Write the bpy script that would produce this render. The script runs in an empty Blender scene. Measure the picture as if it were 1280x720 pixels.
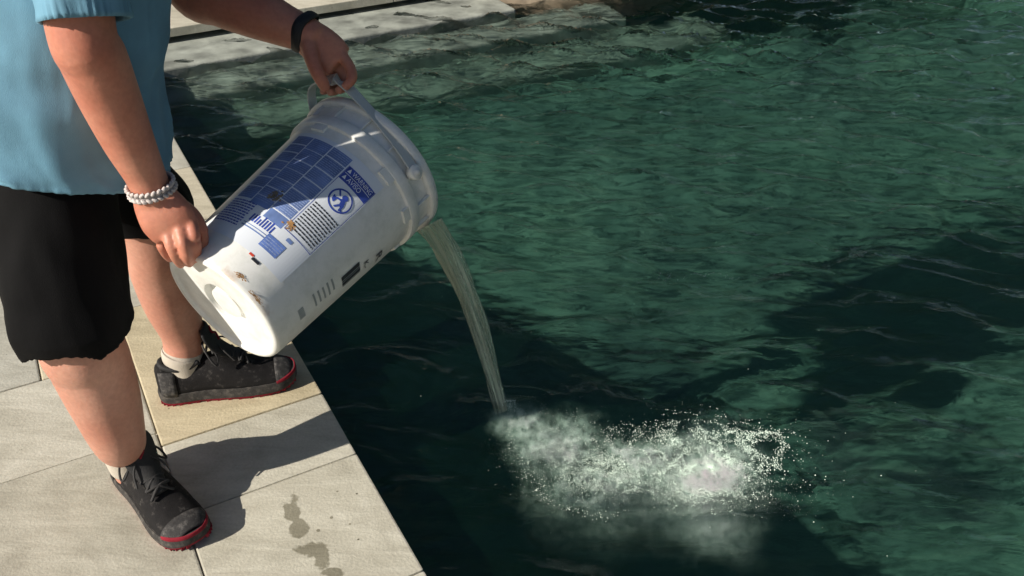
import bpy, bmesh, math, random
import numpy as np
from mathutils import Vector, Matrix, noise

random.seed(7); rng = np.random.default_rng(11)
scene = bpy.context.scene
col = scene.collection
R_ = math.radians

# ------------------------------------------------------------------ camera
CAM_H, FPX, PITCH = 1.5, 1150.0, R_(34.2)
cam_d = bpy.data.cameras.new('camera'); cam = bpy.data.objects.new('camera', cam_d); col.objects.link(cam)
cam.location = (0, 0, CAM_H); cam.rotation_euler = (math.pi/2 - PITCH, 0, 0)
cam_d.sensor_width = 36.0; cam_d.lens = 36.0*FPX/1280.0
cam_d.clip_start = 0.05; cam_d.clip_end = 400
scene.camera = cam
# pixel of the photograph -> direction; distances always come from the ground or the thing touched
_F = np.array([0, math.cos(PITCH), -math.sin(PITCH)]); _U = np.array([0, math.sin(PITCH), math.cos(PITCH)])
_R = np.array([1.0, 0, 0]); _C = np.array([0, 0, CAM_H])
def ray(u, v): return _R*(u-640)/FPX + _U*(360-v)/FPX + _F
def atd(u, v, d): return _C + ray(u, v)*d
def onz(u, v, z=0.0):
    r = ray(u, v); return _C + r*(z-CAM_H)/r[2]
# pool frame: A runs along the pool edge away from the camera, B points into the pool
A = np.array([-0.4821, 0.8761, 0.0]); B = np.array([0.8761, 0.4821, 0.0]); O = onz(435, 570)
ROTZ = math.atan2(B[1], B[0])
def stz(s, t, z=0.0): return O + A*s + B*t + np.array([0, 0, z])

# ------------------------------------------------------------------ light
SUN_EL, SUN_TURN = R_(32), R_(3.5)
trav = B*math.cos(SUN_TURN) + A*math.sin(SUN_TURN)              # horizontal travel of the sunlight
to_sun = Vector((-trav[0]*math.cos(SUN_EL), -trav[1]*math.cos(SUN_EL), math.sin(SUN_EL)))
sun_d = bpy.data.lights.new('sun', 'SUN'); sun_d.energy = 5.0; sun_d.angle = R_(0.53); sun_d.color = (1.0, 0.93, 0.82)
sun = bpy.data.objects.new('sun', sun_d); col.objects.link(sun)
sun.rotation_euler = to_sun.to_track_quat('Z', 'Y').to_euler(); sun.location = to_sun*20
world = bpy.data.worlds.new('World'); scene.world = world; world.use_nodes = True
wn = world.node_tree.nodes; wl = world.node_tree.links
sky = wn.new('ShaderNodeTexSky'); sky.sky_type = 'NISHITA'; sky.sun_disc = False
sky.sun_elevation = SUN_EL; sky.sun_rotation = math.atan2(to_sun.x, to_sun.y)
wl.new(sky.outputs[0], wn['Background'].inputs[0]); wn['Background'].inputs[1].default_value = 0.05
scene.view_settings.view_transform = 'Standard'; scene.view_settings.look = 'None'
scene.view_settings.gamma = 1.0; scene.view_settings.use_curve_mapping = False
scene.view_settings.exposure = 0.4
scene.cycles.use_denoising = True
scene.cycles.max_bounces = 7; scene.cycles.transparent_max_bounces = 12; scene.cycles.volume_bounces = 2; scene.cycles.volume_step_rate = .25; scene.cycles.adaptive_threshold = .025; scene.cycles.diffuse_bounces = 3
scene.cycles.caustics_refractive = False; scene.cycles.caustics_reflective = False
scene.cycles.sample_clamp_indirect = 4.0

# ------------------------------------------------------------------ helpers
def tag(o, label=None, cat=None, group=None, kind=None):
    if label: o['label'] = label
    if cat: o['category'] = cat
    if group: o['group'] = group
    if kind: o['kind'] = kind
    return o
WORLD = {}
def empty(name, loc):
    o = bpy.data.objects.new(name, None); col.objects.link(o); o.location = loc; WORLD[o.name] = Matrix.Translation(Vector(loc))
    o.empty_display_size = .05
    return o
def mesh_obj(name, verts, faces, mat, parent=None, smooth=True, mw=None):
    me = bpy.data.meshes.new(name)
    me.from_pydata([tuple(v) for v in verts], [], [tuple(f) for f in faces]); me.update()
    return link_mesh(name, me, mat, parent, smooth, mw)
def link_mesh(name, me, mat, parent=None, smooth=True, mw=None):
    if mat is not None and not me.materials: me.materials.append(mat)
    if smooth: me.polygons.foreach_set('use_smooth', [True]*len(me.polygons))
    o = bpy.data.objects.new(name, me); col.objects.link(o)
    if parent is not None:
        o.parent = parent
        o.matrix_parent_inverse = WORLD.get(parent.name, Matrix()).inverted()     # geometry is given in world space
    if mw is not None: o.matrix_world = mw
    return o
def norm(v):
    v = np.asarray(v, float); return v/np.linalg.norm(v)
class MB:
    """collects verts and faces"""
    def __init__(s): s.v = []; s.f = []
    def add(s, v, f):
        n = len(s.v); s.v.extend([tuple(map(float, q)) for q in v]); s.f.extend([tuple(i+n for i in q) for q in f]); return s
    def obj(s, name, mat, parent=None, smooth=True): return mesh_obj(name, s.v, s.f, mat, parent, smooth)
def loft(path, radii, nseg=16, up=(0, 0, 1), cap=True, dome=0.5):
    """tube along points; radii = r or (side, up) per point; domed closed ends"""
    path = [np.asarray(p, float) for p in path]; n = len(path)
    V = []; Fc = []
    def ring(c, t, ra, rb):
        t = norm(t); u = np.asarray(up, float); s = np.cross(t, u)
        if np.linalg.norm(s) < 1e-4: s = np.cross(t, (1, 0.2, 0))
        s = norm(s); u = np.cross(s, t)
        return [c + s*ra*math.cos(2*math.pi*k/nseg) + u*rb*math.sin(2*math.pi*k/nseg) for k in range(nseg)]
    rr = [(r, r) if np.isscalar(r) else r for r in radii]
    tang = [path[min(i+1, n-1)] - path[max(i-1, 0)] for i in range(n)]
    rings = []
    if cap:
        for q in (0.35, 0.75):
            k = math.sqrt(1-(1-q)**2)
            rings.append(ring(path[0]-norm(tang[0])*min(rr[0])*dome*(1-q), tang[0], rr[0][0]*k, rr[0][1]*k))
    for i in range(n): rings.append(ring(path[i], tang[i], *rr[i]))
    if cap:
        for q in (0.75, 0.35):
            k = math.sqrt(1-(1-q)**2)
            rings.append(ring(path[-1]+norm(tang[-1])*min(rr[-1])*dome*(1-q), tang[-1], rr[-1][0]*k, rr[-1][1]*k))
    for r in rings: V.extend(r)
    for i in range(len(rings)-1):
        for k in range(nseg):
            a = i*nseg+k; b = i*nseg+(k+1) % nseg
            Fc.append((a, b, b+nseg, a+nseg))
    if cap:
        Fc.append(tuple(range(nseg-1, -1, -1))); m = (len(rings)-1)*nseg; Fc.append(tuple(range(m, m+nseg)))
    return V, Fc
def spline(pts, n):
    """Catmull-Rom through points (any width) -> n samples"""
    P = np.asarray(pts, float); P = np.vstack([2*P[0]-P[1], P, 2*P[-1]-P[-2]]); out = []
    m = len(P)-3
    for x in np.linspace(0, m-1e-6, n):
        i = int(x); t = x-i; p0, p1, p2, p3 = P[i:i+4]
        out.append(0.5*((2*p1)+(-p0+p2)*t+(2*p0-5*p1+4*p2-p3)*t*t+(-p0+3*p1-3*p2+p3)*t**3))
    return np.array(out)
def tube(pts, rads, n=20, nseg=14, up=(0, 0, 1), cap=True):
    rr = np.array([(r, r) if np.isscalar(r) else r for r in rads], float)
    S = spline(np.hstack([np.asarray(pts, float), rr]), n)
    return loft(S[:, :3], [tuple(q) for q in S[:, 3:]], nseg, up, cap)
def evaluated(o):
    dg = bpy.context.evaluated_depsgraph_get(); me = bpy.data.meshes.new_from_object(o.evaluated_get(dg)); return me
def fuse(name, mb, mat, parent, voxel=0.004, smooth=6):
    """one continuous surface out of overlapping closed pieces"""
    o = mb.obj('tmp_'+name, None)
    m = o.modifiers.new('r', 'REMESH'); m.mode = 'VOXEL'; m.voxel_size = voxel; m.use_smooth_shade = True
    m = o.modifiers.new('s', 'SMOOTH'); m.factor = 0.5; m.iterations = smooth
    me = evaluated(o); me.name = name; me.materials.clear()
    bpy.data.objects.remove(o)
    return link_mesh(name, me, mat, parent)
def lathe(profile, origin, w, x, y, nseg=64, ang=(0, 360)):
    """profile [(r, h)] turned about axis w at origin"""
    full = abs(ang[1]-ang[0]-360) < 1e-6
    n = nseg if full else nseg+1
    V = []; Fc = []
    for r, h in profile:
        for k in range(n):
            a = R_(ang[0]+(ang[1]-ang[0])*k/nseg); V.append(origin + w*h + (x*math.cos(a)+y*math.sin(a))*r)
    for i in range(len(profile)-1):
        for k in range(nseg):
            a = i*n+k; b = i*n+(k+1) % n; Fc.append((a, b, b+n, a+n))
    return V, Fc
def box_verts(x0, x1, y0, y1, z0, z1):
    v = [(x, y, z) for z in (z0, z1) for y in (y0, y1) for x in (x0, x1)]
    return v, [(0, 2, 3, 1), (4, 5, 7, 6), (0, 1, 5, 4), (2, 6, 7, 3), (0, 4, 6, 2), (1, 3, 7, 5)]
def fbm(p, oct=4): return noise.fractal(Vector(p), 0.9, 2.1, oct)

# ------------------------------------------------------------------ materials
def mat(name):
    m = bpy.data.materials.new(name); m.use_nodes = True
    n = m.node_tree.nodes; return m, n, m.node_tree.links, n['Principled BSDF']
def N(n, t, **kw):
    o = n.new(t)
    for k, v in kw.items():
        if k.startswith('i_'): o.inputs[k[2:].replace('_', ' ')].default_value = v
        else: setattr(o, k, v)
    return o
def ramp(n, stops):
    r = n.new('ShaderNodeValToRGB'); e = r.color_ramp.elements
    while len(e) < len(stops): e.new(0.5)
    for q, (p, c) in zip(e, stops):
        q.position = p; q.color = (*c, 1) if len(c) == 3 else c
    return r
def mixc(n, l, fac, a, b, mode='MIX'):
    m = n.new('ShaderNodeMix'); m.data_type = 'RGBA'; m.blend_type = mode
    for i, v in ((0, fac), (6, a), (7, b)):
        if hasattr(v, 'links') or hasattr(v, 'is_linked'): l.new(v, m.inputs[i])
        else: m.inputs[i].default_value = v if not isinstance(v, tuple) else (*v, 1)[:4]
    return m.outputs[2]
def bump(n, l, b, h, strength=.3, dist=.01):
    k = n.new('ShaderNodeBump'); k.inputs['Strength'].default_value = strength; k.inputs['Distance'].default_value = dist
    l.new(h, k.inputs['Height']); l.new(k.outputs[0], b.inputs['Normal'])
def simple(name, c, rough=.6, nscale=0, namt=.15, bmp=0, bscale=200, **kw):
    m, n, l, b = mat(name); b.inputs['Base Color'].default_value = (*c, 1); b.inputs['Roughness'].default_value = rough
    for k, v in kw.items(): b.inputs[k.replace('_', ' ')].default_value = v
    if nscale:
        tc = n.new('ShaderNodeTexCoord'); t = N(n, 'ShaderNodeTexNoise', i_Scale=nscale, i_Detail=6.0); l.new(tc.outputs['Object'], t.inputs['Vector'])
        r = ramp(n, [(.3, tuple(q*(1-namt) for q in c)), (.7, tuple(min(1, q*(1+namt)) for q in c))]); l.new(t.outputs[0], r.inputs[0]); l.new(r.outputs[0], b.inputs['Base Color'])
    if bmp:
        tc = n.new('ShaderNodeTexCoord'); t = N(n, 'ShaderNodeTexNoise', i_Scale=bscale, i_Detail=5.0); l.new(tc.outputs['Object'], t.inputs['Vector'])
        bump(n, l, b, t.outputs[0], bmp, .004)
    return m

def stone_mat():
    """pale bluestone / sandstone slabs: per-slab tint, cloudy veins, pits, and wet splashes with their own shapes"""
    m, n, l, b = mat('paving_stone')
    geo = n.new('ShaderNodeNewGeometry'); oi = n.new('ShaderNodeObjectInfo')
    tint = n.new('ShaderNodeAttribute'); tint.attribute_type = 'OBJECT'; tint.attribute_name = 'tint'
    add = N(n, 'ShaderNodeVectorMath', operation='ADD'); sc = N(n, 'ShaderNodeVectorMath', operation='SCALE'); sc.inputs['Scale'].default_value = 7.0
    comb = n.new('ShaderNodeCombineXYZ'); l.new(oi.outputs['Random'], comb.inputs[0]); l.new(oi.outputs['Random'], comb.inputs[2])
    l.new(comb.outputs[0], sc.inputs[0]); l.new(geo.outputs['Position'], add.inputs[0]); l.new(sc.outputs[0], add.inputs[1])
    big = N(n, 'ShaderNodeTexNoise', i_Scale=3.2, i_Detail=5.0, i_Roughness=.6, i_Distortion=1.2); l.new(add.outputs[0], big.inputs['Vector'])
    mp = n.new('ShaderNodeMapping'); mp.inputs['Rotation'].default_value = (0, 0, -ROTZ); mp.inputs['Scale'].default_value = (5, 22, 5); l.new(add.outputs[0], mp.inputs[0])
    vein = N(n, 'ShaderNodeTexNoise', i_Scale=1.0, i_Detail=6.0, i_Roughness=.65, i_Distortion=.8); l.new(mp.outputs[0], vein.inputs['Vector'])
    fine = N(n, 'ShaderNodeTexNoise', i_Scale=160.0, i_Detail=4.0); l.new(geo.outputs['Position'], fine.inputs['Vector'])
    r1 = ramp(n, [(.3, (.38, .36, .305)), (.5, (.50, .48, .415)), (.72, (.58, .56, .495))]); l.new(big.outputs[0], r1.inputs[0])
    r2 = ramp(n, [(.35, (.80, .78, .74)), (.65, (1.06, 1.05, 1.03))]); l.new(vein.outputs[0], r2.inputs[0])
    r3 = ramp(n, [(.3, (.88, .88, .88)), (.7, (1.08, 1.08, 1.08))]); l.new(fine.outputs[0], r3.inputs[0])
    c = mixc(n, l, .8, r1.outputs[0], r2.outputs[0], 'MULTIPLY'); c = mixc(n, l, .7, c, r3.outputs[0], 'MULTIPLY'); c = mixc(n, l, 1.0, c, tint.outputs['Color'], 'MULTIPLY')
    # little dark specks
    vo = N(n, 'ShaderNodeTexVoronoi', i_Scale=16.0); l.new(geo.outputs['Position'], vo.inputs['Vector'])
    rs = ramp(n, [(.028, (1, 1, 1)), (.045, (0, 0, 0))]); l.new(vo.outputs['Distance'], rs.inputs[0])
    c = mixc(n, l, rs.outputs[0], c, (.10, .09, .06))
    # wet splashes: blobs at the places the bucket dripped
    wob = N(n, 'ShaderNodeTexNoise', i_Scale=28.0, i_Detail=4.0); l.new(geo.outputs['Position'], wob.inputs['Vector'])
    wob2 = N(n, 'ShaderNodeTexNoise', i_Scale=9.0, i_Detail=2.0); l.new(geo.outputs['Position'], wob2.inputs['Vector'])
    wet = None
    for (u, v, ra, rb, tilt) in ((364, 636, .022, .040, .1), (372, 660, .022, .026, .6), (392, 688, .034, .024, -.2), (402, 698, .022, .026, .5), (416, 716, .02, .013, 0)):
        p = onz(u, v)
        mp = n.new('ShaderNodeMapping'); mp.vector_type = 'TEXTURE'
        mp.inputs['Location'].default_value = tuple(p); mp.inputs['Rotation'].default_value = (0, 0, tilt); mp.inputs['Scale'].default_value = (ra, rb, 1)
        l.new(geo.outputs['Position'], mp.inputs[0])
        ln = N(n, 'ShaderNodeVectorMath', operation='LENGTH'); l.new(mp.outputs[0], ln.inputs[0])
        if wet is None: wet = ln.outputs['Value']
        else:
            mn = N(n, 'ShaderNodeMath', operation='MINIMUM'); l.new(wet, mn.inputs[0]); l.new(ln.outputs['Value'], mn.inputs[1]); wet = mn.outputs[0]
    ma = N(n, 'ShaderNodeMath', operation='MULTIPLY_ADD'); l.new(wob.outputs[0], ma.inputs[0]); ma.inputs[1].default_value = 1.9; l.new(wet, ma.inputs[2])
    ma2 = N(n, 'ShaderNodeMath', operation='MULTIPLY_ADD'); l.new(wob2.outputs[0], ma2.inputs[0]); ma2.inputs[1].default_value = .9; l.new(ma.outputs[0], ma2.inputs[2])
    rw = ramp(n, [(.0, (1, 1, 1)), (1.0, (0, 0, 0))]); mr = N(n, 'ShaderNodeMapRange'); mr.inputs['From Min'].default_value = 2.25; mr.inputs['From Max'].default_value = 2.42
    l.new(ma2.outputs[0], mr.inputs['Value']); l.new(mr.outputs[0], rw.inputs[0])
    # droplets thrown around the same place
    vd = N(n, 'ShaderNodeTexVoronoi', i_Scale=42.0); l.new(geo.outputs['Position'], vd.inputs['Vector'])
    pc = onz(430, 665); mpd = n.new('ShaderNodeMapping'); mpd.vector_type = 'TEXTURE'; mpd.inputs['Location'].default_value = tuple(pc); mpd.inputs['Scale'].default_value = (.24, .24, 1); l.new(geo.outputs['Position'], mpd.inputs[0])
    lnd = N(n, 'ShaderNodeVectorMath', operation='LENGTH'); l.new(mpd.outputs[0], lnd.inputs[0])
    thr = N(n, 'ShaderNodeMapRange'); thr.inputs['From Max'].default_value = 1.0; thr.inputs['To Min'].default_value = .23; thr.inputs['To Max'].default_value = -.02; l.new(lnd.outputs['Value'], thr.inputs['Value'])
    sepc = n.new('ShaderNodeSeparateColor'); l.new(vd.outputs['Color'], sepc.inputs[0])
    thm = N(n, 'ShaderNodeMath', operation='MULTIPLY'); l.new(thr.outputs[0], thm.inputs[0]); l.new(sepc.outputs[0], thm.inputs[1])
    lt = N(n, 'ShaderNodeMath', operation='LESS_THAN'); l.new(vd.outputs['Distance'], lt.inputs[0]); l.new(thm.outputs[0], lt.inputs[1])
    wm = N(n, 'ShaderNodeMath', operation='MAXIMUM'); l.new(rw.outputs[0], wm.inputs[0]); l.new(lt.outputs[0], wm.inputs[1])
    wetc = mixc(n, l, 1.0, c, (.50, .49, .45), 'MULTIPLY')
    c = mixc(n, l, wm.outputs[0], c, wetc)
    l.new(c, b.inputs['Base Color'])
    rr = N(n, 'ShaderNodeMapRange'); rr.inputs['To Min'].default_value = .72; rr.inputs['To Max'].default_value = .32; l.new(wm.outputs[0], rr.inputs['Value']); l.new(rr.outputs[0], b.inputs['Roughness'])
    hh = N(n, 'ShaderNodeMath', operation='MULTIPLY_ADD'); l.new(vein.outputs[0], hh.inputs[0]); hh.inputs[1].default_value = 2.0; l.new(fine.outputs[0], hh.inputs[2])
    bump(n, l, b, hh.outputs[0], .28, .004)
    return m
STONE = stone_mat()
GROUT = simple('grout', (.34, .31, .25), .9, 60, .3, .5, 150)
TAN_STONE = simple('tan_stone', (.30, .24, .17), .8, 12, .35, .6, 40)
PLASTER, n, l, b = mat('algae_rippled_light_plaster')
def _algae_rippled_light():
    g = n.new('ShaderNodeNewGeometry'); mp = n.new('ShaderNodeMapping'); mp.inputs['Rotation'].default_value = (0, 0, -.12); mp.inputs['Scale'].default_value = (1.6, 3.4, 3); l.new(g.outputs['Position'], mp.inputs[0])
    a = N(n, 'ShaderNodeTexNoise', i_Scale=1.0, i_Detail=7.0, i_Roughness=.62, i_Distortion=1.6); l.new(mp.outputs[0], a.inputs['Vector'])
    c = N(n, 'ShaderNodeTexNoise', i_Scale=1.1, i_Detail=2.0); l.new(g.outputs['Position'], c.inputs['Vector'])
    r1 = ramp(n, [(.32, (.020, .088, .068)), (.5, (.035, .135, .100)), (.70, (.075, .215, .155))]); l.new(a.outputs[0], r1.inputs[0])  # rippled sunlight painted as light and dark streaks over the algae green
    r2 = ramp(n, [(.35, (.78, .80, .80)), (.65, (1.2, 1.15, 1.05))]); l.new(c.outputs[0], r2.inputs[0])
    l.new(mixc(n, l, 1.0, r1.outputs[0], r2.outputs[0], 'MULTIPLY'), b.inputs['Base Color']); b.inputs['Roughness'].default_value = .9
_algae_rippled_light()
STEP_PLASTER = simple('step_plaster', (.27, .285, .25), .8, 9, .45, .3, 60)

# ------------------------------------------------------------------ deck
WATER_Z = -0.10
deck = mesh_obj('pool_deck', *(lambda v, f: ([stz(q[1], q[0], q[2]) for q in v], [tuple(reversed(k)) for k in f]))(*box_verts(-9, -.02, -9, 9, -.30, -.0055)), GROUT, None, False)
tag(deck, 'stone paved pool deck the person stands on', kind='structure')
def slab(s0, s1, t0, t1, tint, parent, top=0.0, thick=.045, g=.0016, mtl=None, name='stone_slab'):
    """one paving stone: slightly worn rim, tiny height differences"""
    dz = top + random.uniform(-.0012, .0012)
    x0, x1, y0, y1 = t0+g, t1-g, s0+g, s1-g
    bm = bmesh.new()
    v, f = box_verts(x0, x1, y0, y1, dz-thick, dz)
    bv = [bm.verts.new(tuple(stz(q[1], q[0], q[2]))) for q in v]
    for k in f: bm.faces.new([bv[i] for i in k])
    bmesh.ops.recalc_face_normals(bm, faces=bm.faces)
    bmesh.ops.bevel(bm, geom=[e for e in bm.edges], offset=.004, segments=2, profile=.6, affect='EDGES')
    for q in bm.verts:
        q.co += Vector((fbm(q.co*9)*.0012, fbm(q.co*9+Vector((5, 5, 0)))*.0012, 0))
    me = bpy.data.meshes.new(name); bm.to_mesh(me); bm.free()
    o = link_mesh(name, me, mtl or STONE, parent, False); o['tint'] = tint
    return o
GREY, TAN, PALE = (.98, 1.0, 1.0), (1.08, .98, .80), (1.08, 1.08, 1.06)
cop = [-3.1, -2.6, -2.05, -1.55, -.98, -.375, 0.0, .24, .85, 1.25, 1.66, 2.2, 2.75, 3.25]
ctint = [GREY, PALE, TAN, GREY, PALE, (1.02, 1.02, .99), (1.0, 1.0, .97), (1.10, 1.0, .80), PALE, (1.05, 1.0, .9), GREY, PALE, GREY]
for i in range(len(cop)-1):
    c = ctint[i]; slab(cop[i], cop[i+1], -.368, .022, (*c, 1.0), deck)
field = [(-.42, .29, -.98, -.368, (.93, .93, .90)), (.29, .63, -1.15, -.368, (1.0, 1.0, .98)), (.63, 1.05, -.585, -.368, (1.08, 1.0, .84)), (.63, 1.2, -1.15, -.585, (.92, .94, .95)),
         (1.05, 1.6, -.585, -.368, PALE), (1.2, 1.6, -1.15, -.585, TAN), (-1.0, -.42, -.80, -.368, GREY), (-1.0, -.42, -1.4, -.80, TAN), (-.42, .29, -1.6, -.98, PALE)]
for s0, s1, t0, t1, c in field: slab(s0, s1, t0, t1, (*c, 1.0), deck)
random.seed(3)
s = -3.1
while s < 3.2:
    d = random.choice((.45, .6, .7)); t = -1.15 if s > -.42 else -1.4
    if s < -1.05: t = -.368
    if s > 1.55: t = -.368
    while t > -3.6:
        w = random.choice((.5, .65, .8)); s1 = min(s+d, 3.25)
        clash = any(not (s1 <= a+1e-6 or s >= b-1e-6 or t <= c+1e-6 or t-w >= e-1e-6) for a, b, c, e, _ in field)
        if not clash: slab(s, s1, t-w, t, (*random.choice((GREY, TAN, PALE)), 1.0), deck)
        t -= w
    s += d
# ------------------------------------------------------------------ pool shell
def st_box(name, s0, s1, t0, t1, z0, z1, m, parent=None, bev=0.0):
    v, f = box_verts(t0, t1, s0, s1, z0, z1)
    bm = bmesh.new(); bv = [bm.verts.new(tuple(stz(q[1], q[0], q[2]))) for q in v]
    for k in f: bm.faces.new([bv[i] for i in k])
    bmesh.ops.recalc_face_normals(bm, faces=bm.faces)
    if bev: bmesh.ops.bevel(bm, geom=list(bm.edges), offset=bev, segments=3, profile=.5, affect='EDGES')
    me = bpy.data.meshes.new(name); bm.to_mesh(me); bm.free()
    return link_mesh(name, me, m, parent, False)
S_FAR, T_FAR, FLOOR_Z = 3.36, 6.5, -.93
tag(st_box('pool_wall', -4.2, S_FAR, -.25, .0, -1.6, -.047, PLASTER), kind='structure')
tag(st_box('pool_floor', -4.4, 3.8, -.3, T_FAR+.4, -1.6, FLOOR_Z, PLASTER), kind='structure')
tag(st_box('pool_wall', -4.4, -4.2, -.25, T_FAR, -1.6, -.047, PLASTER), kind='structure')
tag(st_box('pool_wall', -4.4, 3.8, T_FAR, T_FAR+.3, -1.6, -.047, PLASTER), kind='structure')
tag(st_box('pool_wall', S_FAR, S_FAR+.3, 0.002, T_FAR-.002, -1.6, -.047, PLASTER), kind='structure')
ramp_v = [stz(s_, t_, z_) for (s_, z_) in ((1.979, -.33), (1.3, -.42), (.3, FLOOR_Z-.02), (1.979, FLOOR_Z-.02)) for t_ in (.001, T_FAR-.001)]
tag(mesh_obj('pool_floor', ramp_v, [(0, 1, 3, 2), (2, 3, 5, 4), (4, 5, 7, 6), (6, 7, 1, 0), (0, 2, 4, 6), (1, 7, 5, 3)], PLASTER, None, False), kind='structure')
ground = mesh_obj('ground', [(-60, -60, -.32), (60, -60, -.32), (60, 60, -.32), (-60, 60, -.32)], [(0, 1, 2, 3)], GROUT, None, False)
# cut the pool out of the ground sheet: ring of quads instead of one sheet
bpy.data.objects.remove(ground)
inner = [stz(-4.39, -.24, -.32), stz(-4.39, T_FAR+.29, -.32), stz(3.65, T_FAR+.29, -.32), stz(3.65, -.24, -.32)]
outer = [stz(-60, -60, -.32), stz(-60, 60, -.32), stz(60, 60, -.32), stz(60, -60, -.32)]
g = mesh_obj('ground', inner+outer, [(i, (i+1) % 4, 4+(i+1) % 4, 4+i) for i in range(4)], GROUT, None, False); tag(g, kind='structure')
# far deck and its pale coping
fd = st_box('far_deck', S_FAR+.02, 9, -.02, 6.4, -.30, -.012, GROUT); tag(fd, kind='structure')
t = -.40
for w in (.62, .55, .7, .6, .66, .6, .7, .6, .7, .65):
    slab(S_FAR-.12, S_FAR+.28, t, t+w, (1.15, 1.13, 1.08, 1), fd); t += w
for r in range(3):
    t = -.40 + r*.2
    while t < 6: slab(S_FAR+.28+r*.5, S_FAR+.78+r*.5, t, t+.75, (*random.choice((GREY, PALE, (1.15, 1.13, 1.08))), 1), fd); t += .75
ALGAE1 = simple('thin_algae_plaster', (.22, .29, .24), .8, 9, .45, .3, 60); ALGAE2 = simple('mid_algae_plaster', (.11, .20, .15), .8, 9, .35, .3, 60)
# entry steps going down from the far side
steps = st_box('pool_steps', 2.90, S_FAR-.002, .002, 2.05, -1.6, -.075, STEP_PLASTER, None, .012); tag(steps, 'pale plaster steps going down into the pool', kind='structure')
for k, (s0, s1, z) in enumerate(((2.62, 2.899, -.135), (2.30, 2.619, -.23), (1.98, 2.299, -.32))):
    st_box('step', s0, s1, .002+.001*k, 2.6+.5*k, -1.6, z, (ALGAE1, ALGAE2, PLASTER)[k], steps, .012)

# ------------------------------------------------------------------ water
def water_mat():
    m, n, l, b = mat('pool_water'); n.remove(b); out = n['Material Output']
    geo = n.new('ShaderNodeNewGeometry')
    mp = n.new('ShaderNodeMapping'); mp.inputs['Rotation'].default_value = (0, 0, -.15); mp.inputs['Scale'].default_value = (9, 26, 9); l.new(geo.outputs['Position'], mp.inputs[0])
    n1 = N(n, 'ShaderNodeTexNoise', i_Scale=1.0, i_Detail=4.0, i_Distortion=1.5); l.new(mp.outputs[0], n1.inputs['Vector'])
    bp = n.new('ShaderNodeBump'); bp.inputs['Strength'].default_value = .35; bp.inputs['Distance'].default_value = .012; l.new(n1.outputs[0], bp.inputs['Height'])
    tr = n.new('ShaderNodeBsdfTransparent'); rf = N(n, 'ShaderNodeBsdfRefraction', i_IOR=1.13, i_Roughness=.07); l.new(bp.outputs[0], rf.inputs['Normal'])
    df = n.new('ShaderNodeBsdfDiffuse'); df.inputs['Color'].default_value = (.025, .115, .065, 1); l.new(bp.outputs[0], df.inputs['Normal'])
    gl = N(n, 'ShaderNodeBsdfGlossy', i_Roughness=.015); l.new(bp.outputs[0], gl.inputs['Normal'])
    fr = N(n, 'ShaderNodeFresnel', i_IOR=1.33); l.new(bp.outputs[0], fr.inputs['Normal'])
    mpb = n.new('ShaderNodeMapping'); mpb.inputs['Rotation'].default_value = (0, 0, -.1); mpb.inputs['Scale'].default_value = (7, 27, 8); l.new(geo.outputs['Position'], mpb.inputs[0])
    nb = N(n, 'ShaderNodeTexNoise', i_Scale=1.0, i_Detail=4.0, i_Roughness=.6, i_Distortion=1.2); l.new(mpb.outputs[0], nb.inputs['Vector'])
    sm = N(n, 'ShaderNodeMapRange'); sm.interpolation_type = 'SMOOTHSTEP'; sm.inputs['From Min'].default_value = .40; sm.inputs['From Max'].default_value = .62; sm.inputs['To Min'].default_value = .38; sm.inputs['To Max'].default_value = .94; l.new(nb.outputs[0], sm.inputs['Value'])
    m1 = n.new('ShaderNodeMixShader'); l.new(sm.outputs[0], m1.inputs[0]); l.new(tr.outputs[0], m1.inputs[1]); l.new(rf.outputs[0], m1.inputs[2])
    m2 = n.new('ShaderNodeMixShader'); m2.inputs[0].default_value = .025; l.new(m1.outputs[0], m2.inputs[1]); l.new(df.outputs[0], m2.inputs[2])
    sb = N(n, 'ShaderNodeMath', operation='SUBTRACT'); sb.inputs[0].default_value = 1.0; l.new(geo.outputs['Backfacing'], sb.inputs[1])
    fm = N(n, 'ShaderNodeMath', operation='MULTIPLY'); l.new(fr.outputs[0], fm.inputs[0]); l.new(sb.outputs[0], fm.inputs[1])
    m3 = n.new('ShaderNodeMixShader'); l.new(fm.outputs[0], m3.inputs[0]); l.new(m2.outputs[0], m3.inputs[1]); l.new(gl.outputs[0], m3.inputs[2])
    l.new(m3.outputs[0], out.inputs['Surface'])
    return m
SPL = stz(-.28, .68)            # middle of the splash
HIT = onz(628, 508, WATER_Z)    # where the stream enters
_wr = random.Random(5)
WAVES = []
for k in range(34):
    lam = .032*(1.15**(k % 17))*_wr.uniform(.9, 1.1); ang = math.radians(_wr.gauss(82, 26)); WAVES.append((2*math.pi/lam*math.cos(ang), 2*math.pi/lam*math.sin(ang), _wr.uniform(0, 6.28), .0185*lam*_wr.uniform(.6, 1.3)))
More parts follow.
